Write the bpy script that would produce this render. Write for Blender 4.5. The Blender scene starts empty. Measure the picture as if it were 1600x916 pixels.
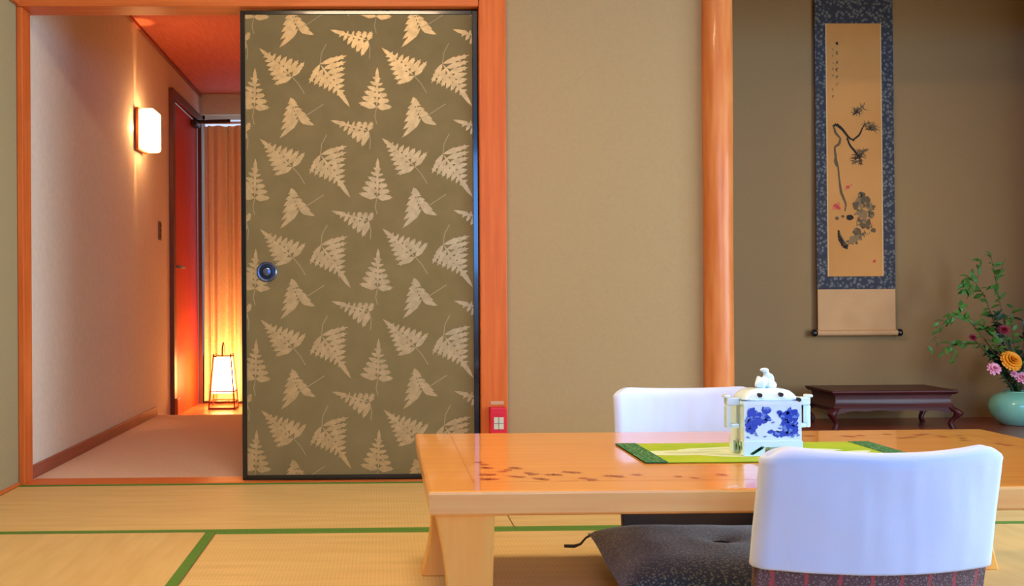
import bpy, bmesh, math, random
from mathutils import Vector, Matrix, noise
random.seed(7)
SC = bpy.context.scene
COL = SC.collection

def lin(c):
    c /= 255.0
    return c / 12.92 if c <= 0.04045 else ((c + 0.055) / 1.055) ** 2.4
def rgb(r, g, b): return (lin(r), lin(g), lin(b), 1.0)

# ------------------------------------------------------------------ camera
CAM_H, FOCAL, PX, PY = 0.726, 1615.0, 634.0, 467.0
YAW, ROLL = math.radians(1.2), math.radians(0.33)
FWD = Vector((math.sin(YAW), math.cos(YAW), 0))
_r0, _u0 = Vector((math.cos(YAW), -math.sin(YAW), 0)), Vector((0, 0, 1))
RGT = _r0 * math.cos(ROLL) - _u0 * math.sin(ROLL)
UPV = _u0 * math.cos(ROLL) + _r0 * math.sin(ROLL)
cam_data = bpy.data.cameras.new('camera')
cam = bpy.data.objects.new('camera', cam_data); COL.objects.link(cam)
cam_data.sensor_width = 36.0
cam_data.lens = FOCAL / 1600.0 * 36.0
cam_data.shift_x = (800 - PX) / 1600.0
cam_data.shift_y = (PY - 458) / 1600.0
cam_data.clip_start = 0.05
m3 = Matrix((RGT, UPV, -FWD)).transposed()
cam.matrix_world = Matrix.Translation((0, 0, CAM_H)) @ m3.to_4x4()
SC.camera = cam

def ray(px, py): return FWD + RGT * ((px - PX) / FOCAL) - UPV * ((py - PY) / FOCAL)
def at_y(px, py, y):                                   # measured point of the place at depth y
    d = ray(px, py); t = y / d.y
    return Vector((d.x * t, y, CAM_H + d.z * t))
def at_z(px, py, z):
    d = ray(px, py); t = (z - CAM_H) / d.z
    return Vector((d.x * t, d.y * t, z))

# ------------------------------------------------------------------ light and exposure
SC.view_settings.view_transform = 'Standard'
SC.view_settings.look = 'None'
SC.view_settings.gamma = 1.0
SC.view_settings.use_curve_mapping = False
SC.view_settings.exposure = 0.16
W = bpy.data.worlds.new('world'); SC.world = W; W.use_nodes = True
W.node_tree.nodes['Background'].inputs[0].default_value = (0.62, 0.74, 1.0, 1)
W.node_tree.nodes['Background'].inputs[1].default_value = 1.0

def area(name, loc, target, sx, sy, power, color):
    d = bpy.data.lights.new(name, 'AREA'); d.shape = 'RECTANGLE'; d.size = sx; d.size_y = sy
    d.energy = power; d.color = color
    o = bpy.data.objects.new(name, d); COL.objects.link(o); o.location = loc
    o.rotation_euler = (Vector(target) - Vector(loc)).to_track_quat('-Z', 'Y').to_euler()
    return o
# daylight entering the two windows of the room (behind the camera, and on the right)
area('rear_window_daylight', (1.3, -1.62, 1.55), (1.3, 4, 1.35), 2.6, 1.15, 100, (0.10, 0.37, 1.0))
area('side_window_daylight', (3.32, 2.0, .95), (0, 2.0, .7), 2.6, 1.3, 112, (0.60, 0.80, 1.0))
LAMP_STRENGTH = 58.0            # ceiling lamp diffuser
SCONCE_STRENGTH = 18.0
ANDON_STRENGTH = 42.0

# ------------------------------------------------------------------ materials
MATS = {}
def mat(name, col, rough=0.6, metal=0.0, col2=None, scale=20.0, stretch=(1, 1, 1), bump=0.0, bscale=None,
        coat=0.0, spec=0.5, detail=4.0, contrast=(0.35, 0.65), sheen=0.0):
    m = bpy.data.materials.new(name); m.use_nodes = True
    nt = m.node_tree; b = nt.nodes['Principled BSDF']
    b.inputs['Base Color'].default_value = col
    b.inputs['Roughness'].default_value = rough
    b.inputs['Metallic'].default_value = metal
    b.inputs['Coat Weight'].default_value = coat
    b.inputs['Coat Roughness'].default_value = 0.06
    b.inputs['Specular IOR Level'].default_value = spec
    if sheen: b.inputs['Sheen Weight'].default_value = sheen
    if col2 or bump:
        tc = nt.nodes.new('ShaderNodeTexCoord'); mp = nt.nodes.new('ShaderNodeMapping')
        mp.inputs['Scale'].default_value = stretch
        nt.links.new(tc.outputs['Object'], mp.inputs['Vector'])
        if col2:
            n = nt.nodes.new('ShaderNodeTexNoise'); n.inputs['Scale'].default_value = scale
            n.inputs['Detail'].default_value = detail
            nt.links.new(mp.outputs[0], n.inputs['Vector'])
            r = nt.nodes.new('ShaderNodeValToRGB')
            r.color_ramp.elements[0].position = contrast[0]; r.color_ramp.elements[1].position = contrast[1]
            r.color_ramp.elements[0].color = col; r.color_ramp.elements[1].color = col2
            nt.links.new(n.outputs['Fac'], r.inputs['Fac'])
            nt.links.new(r.outputs['Color'], b.inputs['Base Color'])
        if bump:
            n2 = nt.nodes.new('ShaderNodeTexNoise'); n2.inputs['Scale'].default_value = bscale or scale
            n2.inputs['Detail'].default_value = 3
            nt.links.new(mp.outputs[0], n2.inputs['Vector'])
            bp = nt.nodes.new('ShaderNodeBump'); bp.inputs['Strength'].default_value = bump
            bp.inputs['Distance'].default_value = 0.01
            nt.links.new(n2.outputs['Fac'], bp.inputs['Height'])
            nt.links.new(bp.outputs['Normal'], b.inputs['Normal'])
    MATS[name] = m
    return m
def emit(name, col, strength):
    m = bpy.data.materials.new(name); m.use_nodes = True
    b = m.node_tree.nodes['Principled BSDF']
    b.inputs['Base Color'].default_value = (0.8, 0.8, 0.8, 1)
    b.inputs['Emission Color'].default_value = (*col, 1); b.inputs['Emission Strength'].default_value = strength
    MATS[name] = m
    return m
def tatami_mat(name, along):
    m = mat(name, rgb(196, 158, 98), 0.55)
    nt = m.node_tree; b = nt.nodes['Principled BSDF']
    tc = nt.nodes.new('ShaderNodeTexCoord')
    w = nt.nodes.new('ShaderNodeTexWave'); w.wave_type = 'BANDS'; w.bands_direction = along
    w.inputs['Scale'].default_value = 30; w.inputs['Distortion'].default_value = 0.35
    n = nt.nodes.new('ShaderNodeTexNoise'); n.inputs['Scale'].default_value = 3.0; n.inputs['Detail'].default_value = 6
    mp = nt.nodes.new('ShaderNodeMapping'); mp.inputs['Scale'].default_value = (1, 8, 1) if along == 'X' else (8, 1, 1)
    nt.links.new(tc.outputs['Object'], w.inputs['Vector']); nt.links.new(tc.outputs['Object'], mp.inputs['Vector'])
    nt.links.new(mp.outputs[0], n.inputs['Vector'])
    r = nt.nodes.new('ShaderNodeValToRGB'); r.color_ramp.elements[0].color = rgb(202, 166, 103); r.color_ramp.elements[1].color = rgb(218, 184, 120)
    r.color_ramp.elements[0].position = .3; r.color_ramp.elements[1].position = .7
    mx = nt.nodes.new('ShaderNodeMix'); mx.data_type = 'FLOAT'; mx.inputs[0].default_value = 0.16
    nt.links.new(n.outputs['Fac'], mx.inputs[2]); nt.links.new(w.outputs['Fac'], mx.inputs[3])
    nt.links.new(mx.outputs[0], r.inputs['Fac']); nt.links.new(r.outputs['Color'], b.inputs['Base Color'])
    bp = nt.nodes.new('ShaderNodeBump'); bp.inputs['Strength'].default_value = 0.05; bp.inputs['Distance'].default_value = 0.001
    nt.links.new(w.outputs['Fac'], bp.inputs['Height']); nt.links.new(bp.outputs['Normal'], b.inputs['Normal'])
    return m
def speckle(name, base, dots, scale, rough, lo=0.0, hi=0.28, sheen=0.3, spec=0.3):
    m = mat(name, base, rough, sheen=sheen, spec=spec)
    nt = m.node_tree; b = nt.nodes['Principled BSDF']
    tc = nt.nodes.new('ShaderNodeTexCoord')
    v = nt.nodes.new('ShaderNodeTexVoronoi'); v.inputs['Scale'].default_value = scale
    nt.links.new(tc.outputs['Object'], v.inputs['Vector'])
    r = nt.nodes.new('ShaderNodeValToRGB'); r.color_ramp.elements[0].position = lo; r.color_ramp.elements[1].position = hi
    r.color_ramp.elements[0].color = dots; r.color_ramp.elements[1].color = base
    nt.links.new(v.outputs['Distance'], r.inputs['Fac']); nt.links.new(r.outputs['Color'], b.inputs['Base Color'])
    return m

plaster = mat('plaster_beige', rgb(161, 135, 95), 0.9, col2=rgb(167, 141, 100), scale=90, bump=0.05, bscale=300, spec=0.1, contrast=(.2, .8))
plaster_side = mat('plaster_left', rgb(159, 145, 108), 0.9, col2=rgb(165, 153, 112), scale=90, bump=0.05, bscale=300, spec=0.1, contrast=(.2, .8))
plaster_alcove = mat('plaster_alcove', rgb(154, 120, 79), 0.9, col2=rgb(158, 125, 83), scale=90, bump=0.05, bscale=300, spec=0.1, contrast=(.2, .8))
hall_plaster = mat('plaster_hall', rgb(215, 203, 184), 0.85, col2=rgb(221, 209, 189), scale=40, bump=0.06, bscale=200, spec=0.15)
hall_ceiling_m = mat('hall_ceiling_board', rgb(205, 111, 86), 0.6, col2=rgb(190, 100, 75), scale=6, stretch=(10, 1, 1))
ceiling_m = mat('ceiling_board', rgb(190, 160, 120), 0.7, col2=rgb(176, 146, 106), scale=5, stretch=(1, 12, 1))
post_wood_v = mat('cypress_upright', rgb(210, 108, 48), 0.4, col2=rgb(196, 94, 39), scale=4, stretch=(14, 14, 0.8), spec=0.12)
post_wood_h = mat('cypress_level', rgb(214, 114, 53), 0.4, col2=rgb(200, 100, 43), scale=4, stretch=(0.8, 14, 14), spec=0.15)
log_wood = mat('polished_log', rgb(216, 133, 71), 0.35, col2=rgb(202, 113, 55), scale=5, stretch=(8, 8, 0.9), spec=.2, coat=0.1)
table_wood = mat('table_wood', rgb(232, 151, 56), 0.3, col2=rgb(222, 138, 47), scale=3, stretch=(0.8, 16, 16), coat=0.75)
table_wood_v = mat('table_leg_wood', rgb(247, 183, 88), 0.32, col2=rgb(247, 168, 75), scale=3, stretch=(16, 16, 0.8), coat=0.3)
table_edge = mat('table_edge_wood', rgb(247, 186, 107), 0.35, col2=rgb(244, 169, 94), scale=4, stretch=(0.6, 10, 14), coat=0.3)
inlay_line = mat('table_joint', rgb(190, 110, 48), 0.4, coat=0.4)
inlay_leaf = mat('inlay_maple_leaf', rgb(157, 63, 28), 0.35, col2=rgb(180, 80, 34), scale=80, coat=0.5)
lacquer = mat('black_lacquer', rgb(12, 11, 11), 0.2, coat=0.5)
door_paper = mat('olive_paper', rgb(125, 107, 68), 0.75, col2=rgb(118, 101, 63), scale=9, spec=0.15, bump=0.04, bscale=300)
gilt = mat('gilt_fern', rgb(184, 152, 98), 0.42, metal=0.35, col2=rgb(168, 138, 86), scale=45)
gilt_stem = mat('faint_stem', rgb(152, 131, 88), 0.6)
pull_m = mat('dark_blue_metal', rgb(74, 84, 112), 0.3, metal=0.8, col2=rgb(104, 114, 138), scale=60)
pull_dark = mat('blued_iron', rgb(40, 46, 62), 0.35, metal=0.7)
tatami_x = tatami_mat('tatami_rush_x', 'X'); tatami_y = tatami_mat('tatami_rush_y', 'Y')
heri = mat('green_cloth_border', rgb(97, 134, 56), 0.8, col2=rgb(88, 124, 49), scale=120, spec=0.15)
carpet_m = mat('hall_carpet', rgb(228, 195, 172), 0.95, col2=rgb(217, 182, 158), scale=90, bump=0.3, bscale=300, spec=0.05)
hall_wood = mat('hall_board', rgb(206, 130, 84), 0.35, col2=rgb(190, 114, 70), scale=4, stretch=(1, 10, 10), coat=0.3)
dark_base = mat('dark_baseboard', rgb(150, 78, 56), 0.5, col2=rgb(138, 68, 48), scale=5, stretch=(12, 1, 12))
hall_door = mat('hall_door_veneer', rgb(196, 72, 40), 0.5, col2=rgb(182, 62, 34), scale=4, stretch=(10, 10, 0.8), spec=0.15)
door_frame_m = mat('hall_door_frame', rgb(104, 52, 36), 0.45)
iron = mat('dark_metal', rgb(58, 48, 44), 0.4, metal=0.6)
steel = mat('dull_steel', rgb(150, 140, 130), 0.35, metal=0.9)
white_frame = mat('white_window_frame', rgb(220, 220, 222), 0.5)
curtain_m = mat('curtain_cloth', rgb(247, 243, 211), 0.85, col2=rgb(247, 227, 192), scale=60, spec=0.1)
sconce_glass = emit('sconce_glow', (1.0, 0.50, 0.20), SCONCE_STRENGTH)
andon_paper = emit('andon_glow', (1.0, 0.42, 0.13), ANDON_STRENGTH)
ceil_glow = emit('ceiling_lamp_glow', (1.0, 0.78, 0.50), LAMP_STRENGTH)
andon_wood = mat('andon_wood', rgb(120, 62, 34), 0.5)
switch_m = mat('switch_plate', rgb(120, 84, 66), 0.5); switch_d = mat('switch_rocker', rgb(84, 54, 42), 0.5)
red_plastic = mat('red_plastic', rgb(204, 26, 42), 0.35); pale_plastic = mat('pale_plastic', rgb(196, 192, 160), 0.4)
grid_plastic = mat('grey_plastic', rgb(140, 128, 122), 0.4)
mark_m = mat('tan_mark', rgb(196, 150, 108), 0.7)
alcove_wood = mat('alcove_board', rgb(150, 65, 46), 0.35, col2=rgb(131, 53, 36), scale=4, stretch=(1, 12, 12), coat=0.3)
rosewood = mat('rosewood', rgb(79, 29, 27), 0.38, col2=rgb(61, 20, 20), scale=5, stretch=(1, 10, 10), spec=.25, coat=0.08)
celadon = mat('celadon_glaze', rgb(143, 214, 185), 0.12, col2=rgb(128, 197, 171), scale=6, coat=0.6)
leaf_m = mat('fresh_leaf', rgb(78, 122, 42), 0.5, col2=rgb(50, 92, 32), scale=14, spec=0.4)
leaf_dark = mat('dark_leaf', rgb(30, 66, 42), 0.4, col2=rgb(22, 50, 30), scale=12)
stem_m = mat('green_stem', rgb(70, 84, 40), 0.6); twig_m = mat('brown_twig', rgb(104, 72, 46), 0.7)
mum_m = mat('yellow_petal', rgb(250, 164, 26), 0.6, col2=rgb(244, 140, 14), scale=60)
pink_m = mat('pink_petal', rgb(232, 130, 160), 0.6, col2=rgb(244, 176, 196), scale=90)
crimson_m = mat('crimson_petal', rgb(140, 20, 44), 0.6, col2=rgb(104, 12, 32), scale=60)
scroll_blue = speckle('navy_brocade', rgb(55, 55, 62), rgb(123, 118, 109), 62, 0.8, 0.12, 0.55, 0.1)
scroll_silk = mat('painting_silk', rgb(211, 146, 80), 0.8, col2=rgb(201, 137, 73), scale=3, spec=0.1)
scroll_edge = mat('painting_edge', rgb(216, 172, 112), 0.8)
scroll_tail = mat('tail_cloth', rgb(209, 159, 109), 0.8, col2=rgb(201, 151, 102), scale=7, spec=0.1)
ink = mat('ink', rgb(52, 44, 36), 0.8, spec=0.1); ink_mid = mat('ink_wash', rgb(104, 84, 58), 0.8, spec=0.1)
ink_pale = mat('ink_pale', rgb(140, 110, 74), 0.8, spec=0.1); red_ink = mat('red_ink', rgb(196, 58, 50), 0.8); red_soft = mat('red_wash', rgb(204, 104, 70), 0.8)
black_knob = mat('black_knob', rgb(12, 11, 12), 0.2, coat=0.4)
porcelain = mat('porcelain', rgb(223, 245, 247), 0.1, coat=0.5)
cobalt = mat('cobalt', rgb(40, 74, 190), 0.15, coat=0.5); cobalt_light = mat('cobalt_wash', rgb(104, 138, 214), 0.15, coat=0.5)
jade = mat('green_enamel', rgb(62, 132, 104), 0.15, coat=0.5); hole_m = mat('dark_opening', rgb(34, 24, 16), 0.8)
runner_m = mat('green_runner', rgb(172, 184, 44), 0.75, col2=rgb(150, 176, 40), scale=8, spec=0.15)
runner_pale = mat('pale_print', rgb(212, 220, 176), 0.75, spec=0.15); runner_pale2 = mat('pale_print_mid', rgb(196, 206, 158), 0.75, spec=0.15)
cover_m = mat('white_cotton', rgb(208, 216, 240), 0.85, bump=0.05, bscale=400, spec=0.1)
zaisu_wood = mat('zaisu_wood', rgb(96, 50, 32), 0.45, col2=rgb(80, 40, 26), scale=4, stretch=(10, 10, 1))
dark_fabric = speckle('dark_seat_fabric', rgb(48, 34, 30), rgb(70, 50, 44), 150, 0.8)
zabuton_m = speckle('zabuton_cloth', rgb(58, 68, 80), rgb(170, 164, 136), 140, 0.55, 0.14, 0.5, 0.4)
tassel_m = mat('tassel_thread', rgb(92, 78, 60), 0.8)
def brocade():
    m = mat('brocade', rgb(112, 90, 90), 0.75, spec=0.15)
    nt = m.node_tree; b = nt.nodes['Principled BSDF']
    tc = nt.nodes.new('ShaderNodeTexCoord')
    w = nt.nodes.new('ShaderNodeTexWave'); w.bands_direction = 'X'; w.inputs['Scale'].default_value = 6.0
    w.inputs['Distortion'].default_value = 0.6; w.inputs['Detail Scale'].default_value = 12
    v = nt.nodes.new('ShaderNodeTexVoronoi'); v.inputs['Scale'].default_value = 230
    nt.links.new(tc.outputs['Object'], w.inputs['Vector']); nt.links.new(tc.outputs['Object'], v.inputs['Vector'])
    r = nt.nodes.new('ShaderNodeValToRGB'); r.color_ramp.elements[0].position = .1; r.color_ramp.elements[1].position = .45
    r.color_ramp.elements[0].color = rgb(150, 134, 130); r.color_ramp.elements[1].color = rgb(100, 74, 74)
    r2 = nt.nodes.new('ShaderNodeValToRGB'); r2.color_ramp.elements[0].position = .95; r2.color_ramp.elements[1].position = .985
    nt.links.new(v.outputs['Distance'], r.inputs['Fac']); nt.links.new(w.outputs['Fac'], r2.inputs['Fac'])
    mx = nt.nodes.new('ShaderNodeMix'); mx.data_type = 'RGBA'
    nt.links.new(r2.outputs['Color'], mx.inputs[0]); nt.links.new(r.outputs['Color'], mx.inputs[6]); mx.inputs[7].default_value = rgb(170, 76, 76)
    nt.links.new(mx.outputs[2], b.inputs['Base Color'])
    return m
brocade_m = brocade()
def hem_stripe():
    m = mat('striped_hem', rgb(60, 116, 60), 0.8, spec=0.15)
    nt = m.node_tree; b = nt.nodes['Principled BSDF']
    tc = nt.nodes.new('ShaderNodeTexCoord'); v = nt.nodes.new('ShaderNodeTexVoronoi'); v.inputs['Scale'].default_value = 110
    r = nt.nodes.new('ShaderNodeValToRGB'); r.color_ramp.elements[0].color = rgb(136, 170, 120); r.color_ramp.elements[1].color = rgb(52, 104, 62)
    r.color_ramp.elements[0].position = .15; r.color_ramp.elements[1].position = .4
    nt.links.new(tc.outputs['Object'], v.inputs['Vector']); nt.links.new(v.outputs['Distance'], r.inputs['Fac']); nt.links.new(r.outputs['Color'], b.inputs['Base Color'])
    return m
hem_m = hem_stripe()

# ------------------------------------------------------------------ mesh helpers
class MB:
    def __init__(s): s.v = []; s.f = []; s.m = []; s.k = 0
    def add(s, vs, fs):
        o = len(s.v); s.v += [Vector(p) for p in vs]
        for f in fs: s.f.append([o + i for i in f]); s.m.append(s.k)
    def box(s, x0, x1, y0, y1, z0, z1):
        s.add([(x0, y0, z0), (x1, y0, z0), (x1, y1, z0), (x0, y1, z0), (x0, y0, z1), (x1, y0, z1), (x1, y1, z1), (x0, y1, z1)],
              [(0, 3, 2, 1), (4, 5, 6, 7), (0, 1, 5, 4), (1, 2, 6, 5), (2, 3, 7, 6), (3, 0, 4, 7)])
    def poly(s, pts): s.add(pts, [tuple(range(len(pts)))])
    def loft(s, rings, closed=True, caps=True):
        n = len(rings[0]); o = len(s.v)
        vs = [p for r in rings for p in r]; fs = []
        for i in range(len(rings) - 1):
            for j in range(n if closed else n - 1):
                a, b = i * n + j, i * n + (j + 1) % n
                fs.append((a, b, b + n, a + n))
        if caps:
            fs.append(tuple(range(n))[::-1]); fs.append(tuple((len(rings) - 1) * n + j for j in range(n)))
        s.add(vs, fs)
    def tube(s, pts, rad, n=8):
        pts = [Vector(p) for p in pts]
        if not hasattr(rad, '__len__'): rad = [rad] * len(pts)
        rings = []
        ref = None
        for i, p in enumerate(pts):
            t = (pts[min(i + 1, len(pts) - 1)] - pts[max(i - 1, 0)]).normalized()
            if ref is None: ref = t.orthogonal()
            u = (ref - t * ref.dot(t)).normalized(); w = t.cross(u); ref = u
            rings.append([p + (u * math.cos(2 * math.pi * j / n) + w * math.sin(2 * math.pi * j / n)) * rad[i] for j in range(n)])
        s.loft(rings)
    def lathe(s, prof, c, n=32, axis='Z'):
        rings = []
        for r, h in prof:
            ring = []
            for j in range(n):
                a = 2 * math.pi * j / n; x, y = r * math.cos(a), r * math.sin(a)
                ring.append(Vector(c) + (Vector((x, y, h)) if axis == 'Z' else Vector((x, h, -y)) if axis == 'Y' else Vector((h, x, y))))
            rings.append(ring)
        s.loft(rings)
    def sphere(s, c, r, nu=16, nv=10, sc=(1, 1, 1)):
        rings = []
        for i in range(nv + 1):
            th = math.pi * (0.02 + 0.96 * i / nv)
            rings.append([Vector(c) + Vector((r * sc[0] * math.sin(th) * math.cos(2 * math.pi * j / nu), r * sc[1] * math.sin(th) * math.sin(2 * math.pi * j / nu), -r * sc[2] * math.cos(th))) for j in range(nu)])
        s.loft(rings)
    def sheet(s, fa, fb, nu, nv):
        """closed solid between two surfaces fa(u,v), fb(u,v) with u, v in 0..1"""
        A = [[Vector(fa(i / nu, j / nv)) for i in range(nu + 1)] for j in range(nv + 1)]
        B = [[Vector(fb(i / nu, j / nv)) for i in range(nu + 1)] for j in range(nv + 1)]
        n = nu + 1; N = n * (nv + 1)
        vs = [p for r in A for p in r] + [p for r in B for p in r]; fs = []
        for j in range(nv):
            for i in range(nu):
                a = j * n + i
                fs.append((a, a + 1, a + n + 1, a + n)); fs.append((N + a, N + a + n, N + a + n + 1, N + a + 1))
        for i in range(nu):
            fs.append((i, N + i, N + i + 1, i + 1)); a = nv * n + i; fs.append((a, a + 1, N + a + 1, N + a))
        for j in range(nv):
            a = j * n; fs.append((a, a + n, N + a + n, N + a)); a = j * n + nu; fs.append((a, N + a, N + a + n, a + n))
        s.add(vs, fs)
    def build(s, name, mats, parent=None, smooth=None, bevel=0.0, seg=2, flat_normals=False):
        me = bpy.data.meshes.new(name)
        off = Vector((0, 0, 0)); p = parent
        while p is not None: off += p.location; p = p.parent
        me.from_pydata([tuple(v - off) for v in s.v], [], s.f)
        if not isinstance(mats, (list, tuple)): mats = [mats]
        for m in mats: me.materials.append(m)
        for i, pl in enumerate(me.polygons): pl.material_index = s.m[i]
        if not flat_normals:
            b = bmesh.new(); b.from_mesh(me); bmesh.ops.recalc_face_normals(b, faces=b.faces); b.to_mesh(me); b.free()
        if smooth is not None:
            for pl in me.polygons: pl.use_smooth = True
            me.set_sharp_from_angle(angle=math.radians(smooth))
        o = bpy.data.objects.new(name, me); COL.objects.link(o)
        if parent: o.parent = parent
        if bevel:
            md = o.modifiers.new('bevel', 'BEVEL'); md.width = bevel; md.segments = seg; md.limit_method = 'ANGLE'; md.angle_limit = math.radians(40)
        return o

def empty(name, loc, label, cat, group=None, kind=None):
    o = bpy.data.objects.new(name, None); COL.objects.link(o); o.location = loc; o.empty_display_size = .05
    return tag(o, label, cat, group, kind)
def tag(o, label, cat, group=None, kind=None):
    if label: o['label'] = label
    if cat: o['category'] = cat
    if group: o['group'] = group
    if kind: o['kind'] = kind
    return o
def struct(name, box, m, bevel=0.0, label=None, cat=None):
    b = MB()
    for bx in (box if isinstance(box, list) else [box]): b.box(*bx)
    o = b.build(name, m, bevel=bevel); o['kind'] = 'structure'
    return tag(o, label, cat)

# ------------------------------------------------------------------ the room
D = 4.14                 # room face of the back wall
ZC = 2.46                # ceiling
XL, XR, YR = -1.445, 3.4, -1.7
struct('floor', (XL, XR, YR, D - 0.03, -0.12, -0.031), tatami_x, label='rush-covered tatami floor of the room', cat='floor')
struct('ceiling', (XL - .1, XR + .1, YR - .1, 5.1, ZC, ZC + .08), ceiling_m, label='wooden board ceiling above the room', cat='ceiling')
struct('wall_left', (XL - .1, XL, YR, D + .08, -.12, ZC), plaster_side, label='pale plaster wall along the left edge of the room', cat='wall')
struct('wall_rear', [(XL, -.05, YR - .1, YR, -.12, ZC), (2.65, XR, YR - .1, YR, -.12, ZC), (-.05, 2.65, YR - .1, YR, -.12, .35), (-.05, 2.65, YR - .1, YR, 2.15, ZC)], plaster_side,
       label='plaster wall with a wide window behind the viewer', cat='wall')
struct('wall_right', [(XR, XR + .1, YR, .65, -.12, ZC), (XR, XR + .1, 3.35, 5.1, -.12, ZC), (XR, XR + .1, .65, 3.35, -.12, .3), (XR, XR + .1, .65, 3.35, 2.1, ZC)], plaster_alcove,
       label='plaster wall with a window on the right of the room', cat='wall')
struct('wall_back', (.49, 1.31, D, D + .1, -.12, ZC), plaster, label='sand-coloured plaster wall between the square post and the round log post', cat='wall')
struct('wall_above_opening', (XL, .385, D, D + .09, 1.925, ZC), plaster, label='plaster strip above the wooden lintel of the hallway opening', cat='wall')
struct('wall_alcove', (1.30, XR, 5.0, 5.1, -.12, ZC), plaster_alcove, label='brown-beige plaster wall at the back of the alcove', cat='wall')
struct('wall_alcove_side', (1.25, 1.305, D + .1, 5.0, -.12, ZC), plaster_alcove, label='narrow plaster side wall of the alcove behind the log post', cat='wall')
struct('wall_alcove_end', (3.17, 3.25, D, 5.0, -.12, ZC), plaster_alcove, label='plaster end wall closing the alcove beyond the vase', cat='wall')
struct('wall_alcove_header', (1.405, 3.169, D, D + .08, 2.08, ZC), plaster, label='plaster header wall above the alcove', cat='wall')
struct('trim_1', (.382, .490, 4.10, 4.235, -.03, ZC), post_wood_v, .004, 'square orange-brown wooden post right of the fern-patterned door', 'post')
struct('trim_2', (XL + .001, -1.420, 4.105, 4.200, -.03, 1.886), post_wood_v, .003, 'orange-brown wooden jamb at the left of the hallway opening', 'jamb')
struct('trim_3', (XL + .001, .381, 4.10, 4.235, 1.887, 1.925), post_wood_h, .004, 'orange-brown wooden lintel over the hallway opening', 'lintel')
struct('trim_4', (-1.419, .381, 4.10, 4.235, -.03, .003), post_wood_h, .001, 'thin wooden threshold under the sliding door', 'threshold')
struct('trim_5', (XL + .001, XL + .018, YR, 4.10, 1.892, 1.925), post_wood_h, .002, 'wooden picture rail along the left wall', 'rail')
struct('baseboard_left', (XL + .0005, XL + .009, YR, 4.10, 0.0, .012), post_wood_h, 0, 'thin orange wooden strip at the foot of the left wall', 'baseboard')
struct('trim_6', (1.41, 3.169, 4.10, 4.20, 1.950, 2.08), post_wood_h, .004, 'wooden drop lintel over the alcove', 'lintel')
b = MB()
prof = []
for i in range(26):
    z = -.03 + (ZC + .03) * i / 25
    prof.append([Vector((1.3455 + (.0600 + .0012 * math.sin(z * 5)) * math.cos(2 * math.pi * j / 40), 4.135 + .060 * math.sin(2 * math.pi * j / 40), z)) for j in range(40)])
b.loft(prof)
o = b.build('trim_7', log_wood, smooth=40); tag(o, 'round polished pinkish-orange log post at the left of the alcove', 'post', kind='structure')
struct('floor_alcove', (1.306, 3.169, 4.20, 5.0, .06, .13), alcove_wood, 0, 'dark red-brown raised wooden floor of the alcove', 'floor')
struct('trim_8', (1.41, 3.169, 4.10, 4.20, -.03, .136), lacquer, .004, 'dark lacquered front beam of the raised alcove floor', 'beam')

# windows of the room (outside the picture, they carry the daylight)
def window(name, axis, a0, a1, z0, z1, c, n, label):
    b = MB()
    def bx(u0, u1, w0, w1, t=.03):
        if axis == 'X': b.box(u0, u1, c - t, c + t, w0, w1)
        else: b.box(c - t, c + t, u0, u1, w0, w1)
    bx(a0, a0 + .05, z0, z1); bx(a1 - .05, a1, z0, z1); bx(a0, a1, z0, z0 + .05); bx(a0, a1, z1 - .05, z1)
    for i in range(1, n): x = a0 + (a1 - a0) * i / n; bx(x - .02, x + .02, z0, z1)
    o = b.build(name, post_wood_v); return tag(o, label, 'window', kind='structure')
window('window_1', 'X', -.05, 2.65, .35, 2.15, YR - .05, 4, 'wide wooden-framed window behind the viewer')
window('window_2', 'Y', .65, 3.35, .30, 2.10, XR + .05, 4, 'wide wooden-framed window in the right wall')

# ------------------------------------------------------------------ tatami mats
def tatami(x0, x1, y0, y1, along, label):
    t = empty('tatami_mat', ((x0 + x1) / 2, (y0 + y1) / 2, -.03), label, 'tatami mat', 'tatami mats on the floor')
    g = .0015; b = MB(); b.box(x0 + g, x1 - g, y0 + g, y1 - g, -.03, 0)
    b.build('rush_surface', tatami_x if along == 'X' else tatami_y, t, bevel=.002)
    w = .031; e = .0012
    for s in (0, 1):
        c = MB()
        if along == 'X':
            ya = y0 + g if s == 0 else y1 - g - w
            c.box(x0 + g, x1 - g, ya, ya + w, -.0005, e)
        else:
            xa = x0 + g if s == 0 else x1 - g - w
            c.box(xa, xa + w, y0 + g, y1 - g, -.0005, e)
        h = c.build('cloth_border', heri, t); h['label'] = 'green cloth border'
    return t
YH = 3.243
tatami(XL + .009, .409, YH, 4.098, 'X', 'tatami mat lying along the hallway threshold and sliding door')
tatami(.409, 2.27, YH, 4.098, 'X', 'tatami mat along the back wall under the log post, behind the low table')
tatami(XL + .009, -.528, YH - 1.86, YH, 'Y', 'tatami mat in the lower left corner, left of the slanting green border')
tatami(-.528, 1.33, YH - .92, YH, 'X', 'tatami mat under the left legs of the low table')
tatami(-.528, 1.33, YH - 1.84, YH - .92, 'X', 'tatami mat nearest the viewer, in front of the low table')
tatami(1.33, 2.25, YH - 1.86, YH, 'Y', 'pale tatami mat to the right of the near chair')
tatami(2.27, XR - .005, YH, 4.098, 'X', 'tatami mat along the front of the alcove under the vase')

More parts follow.
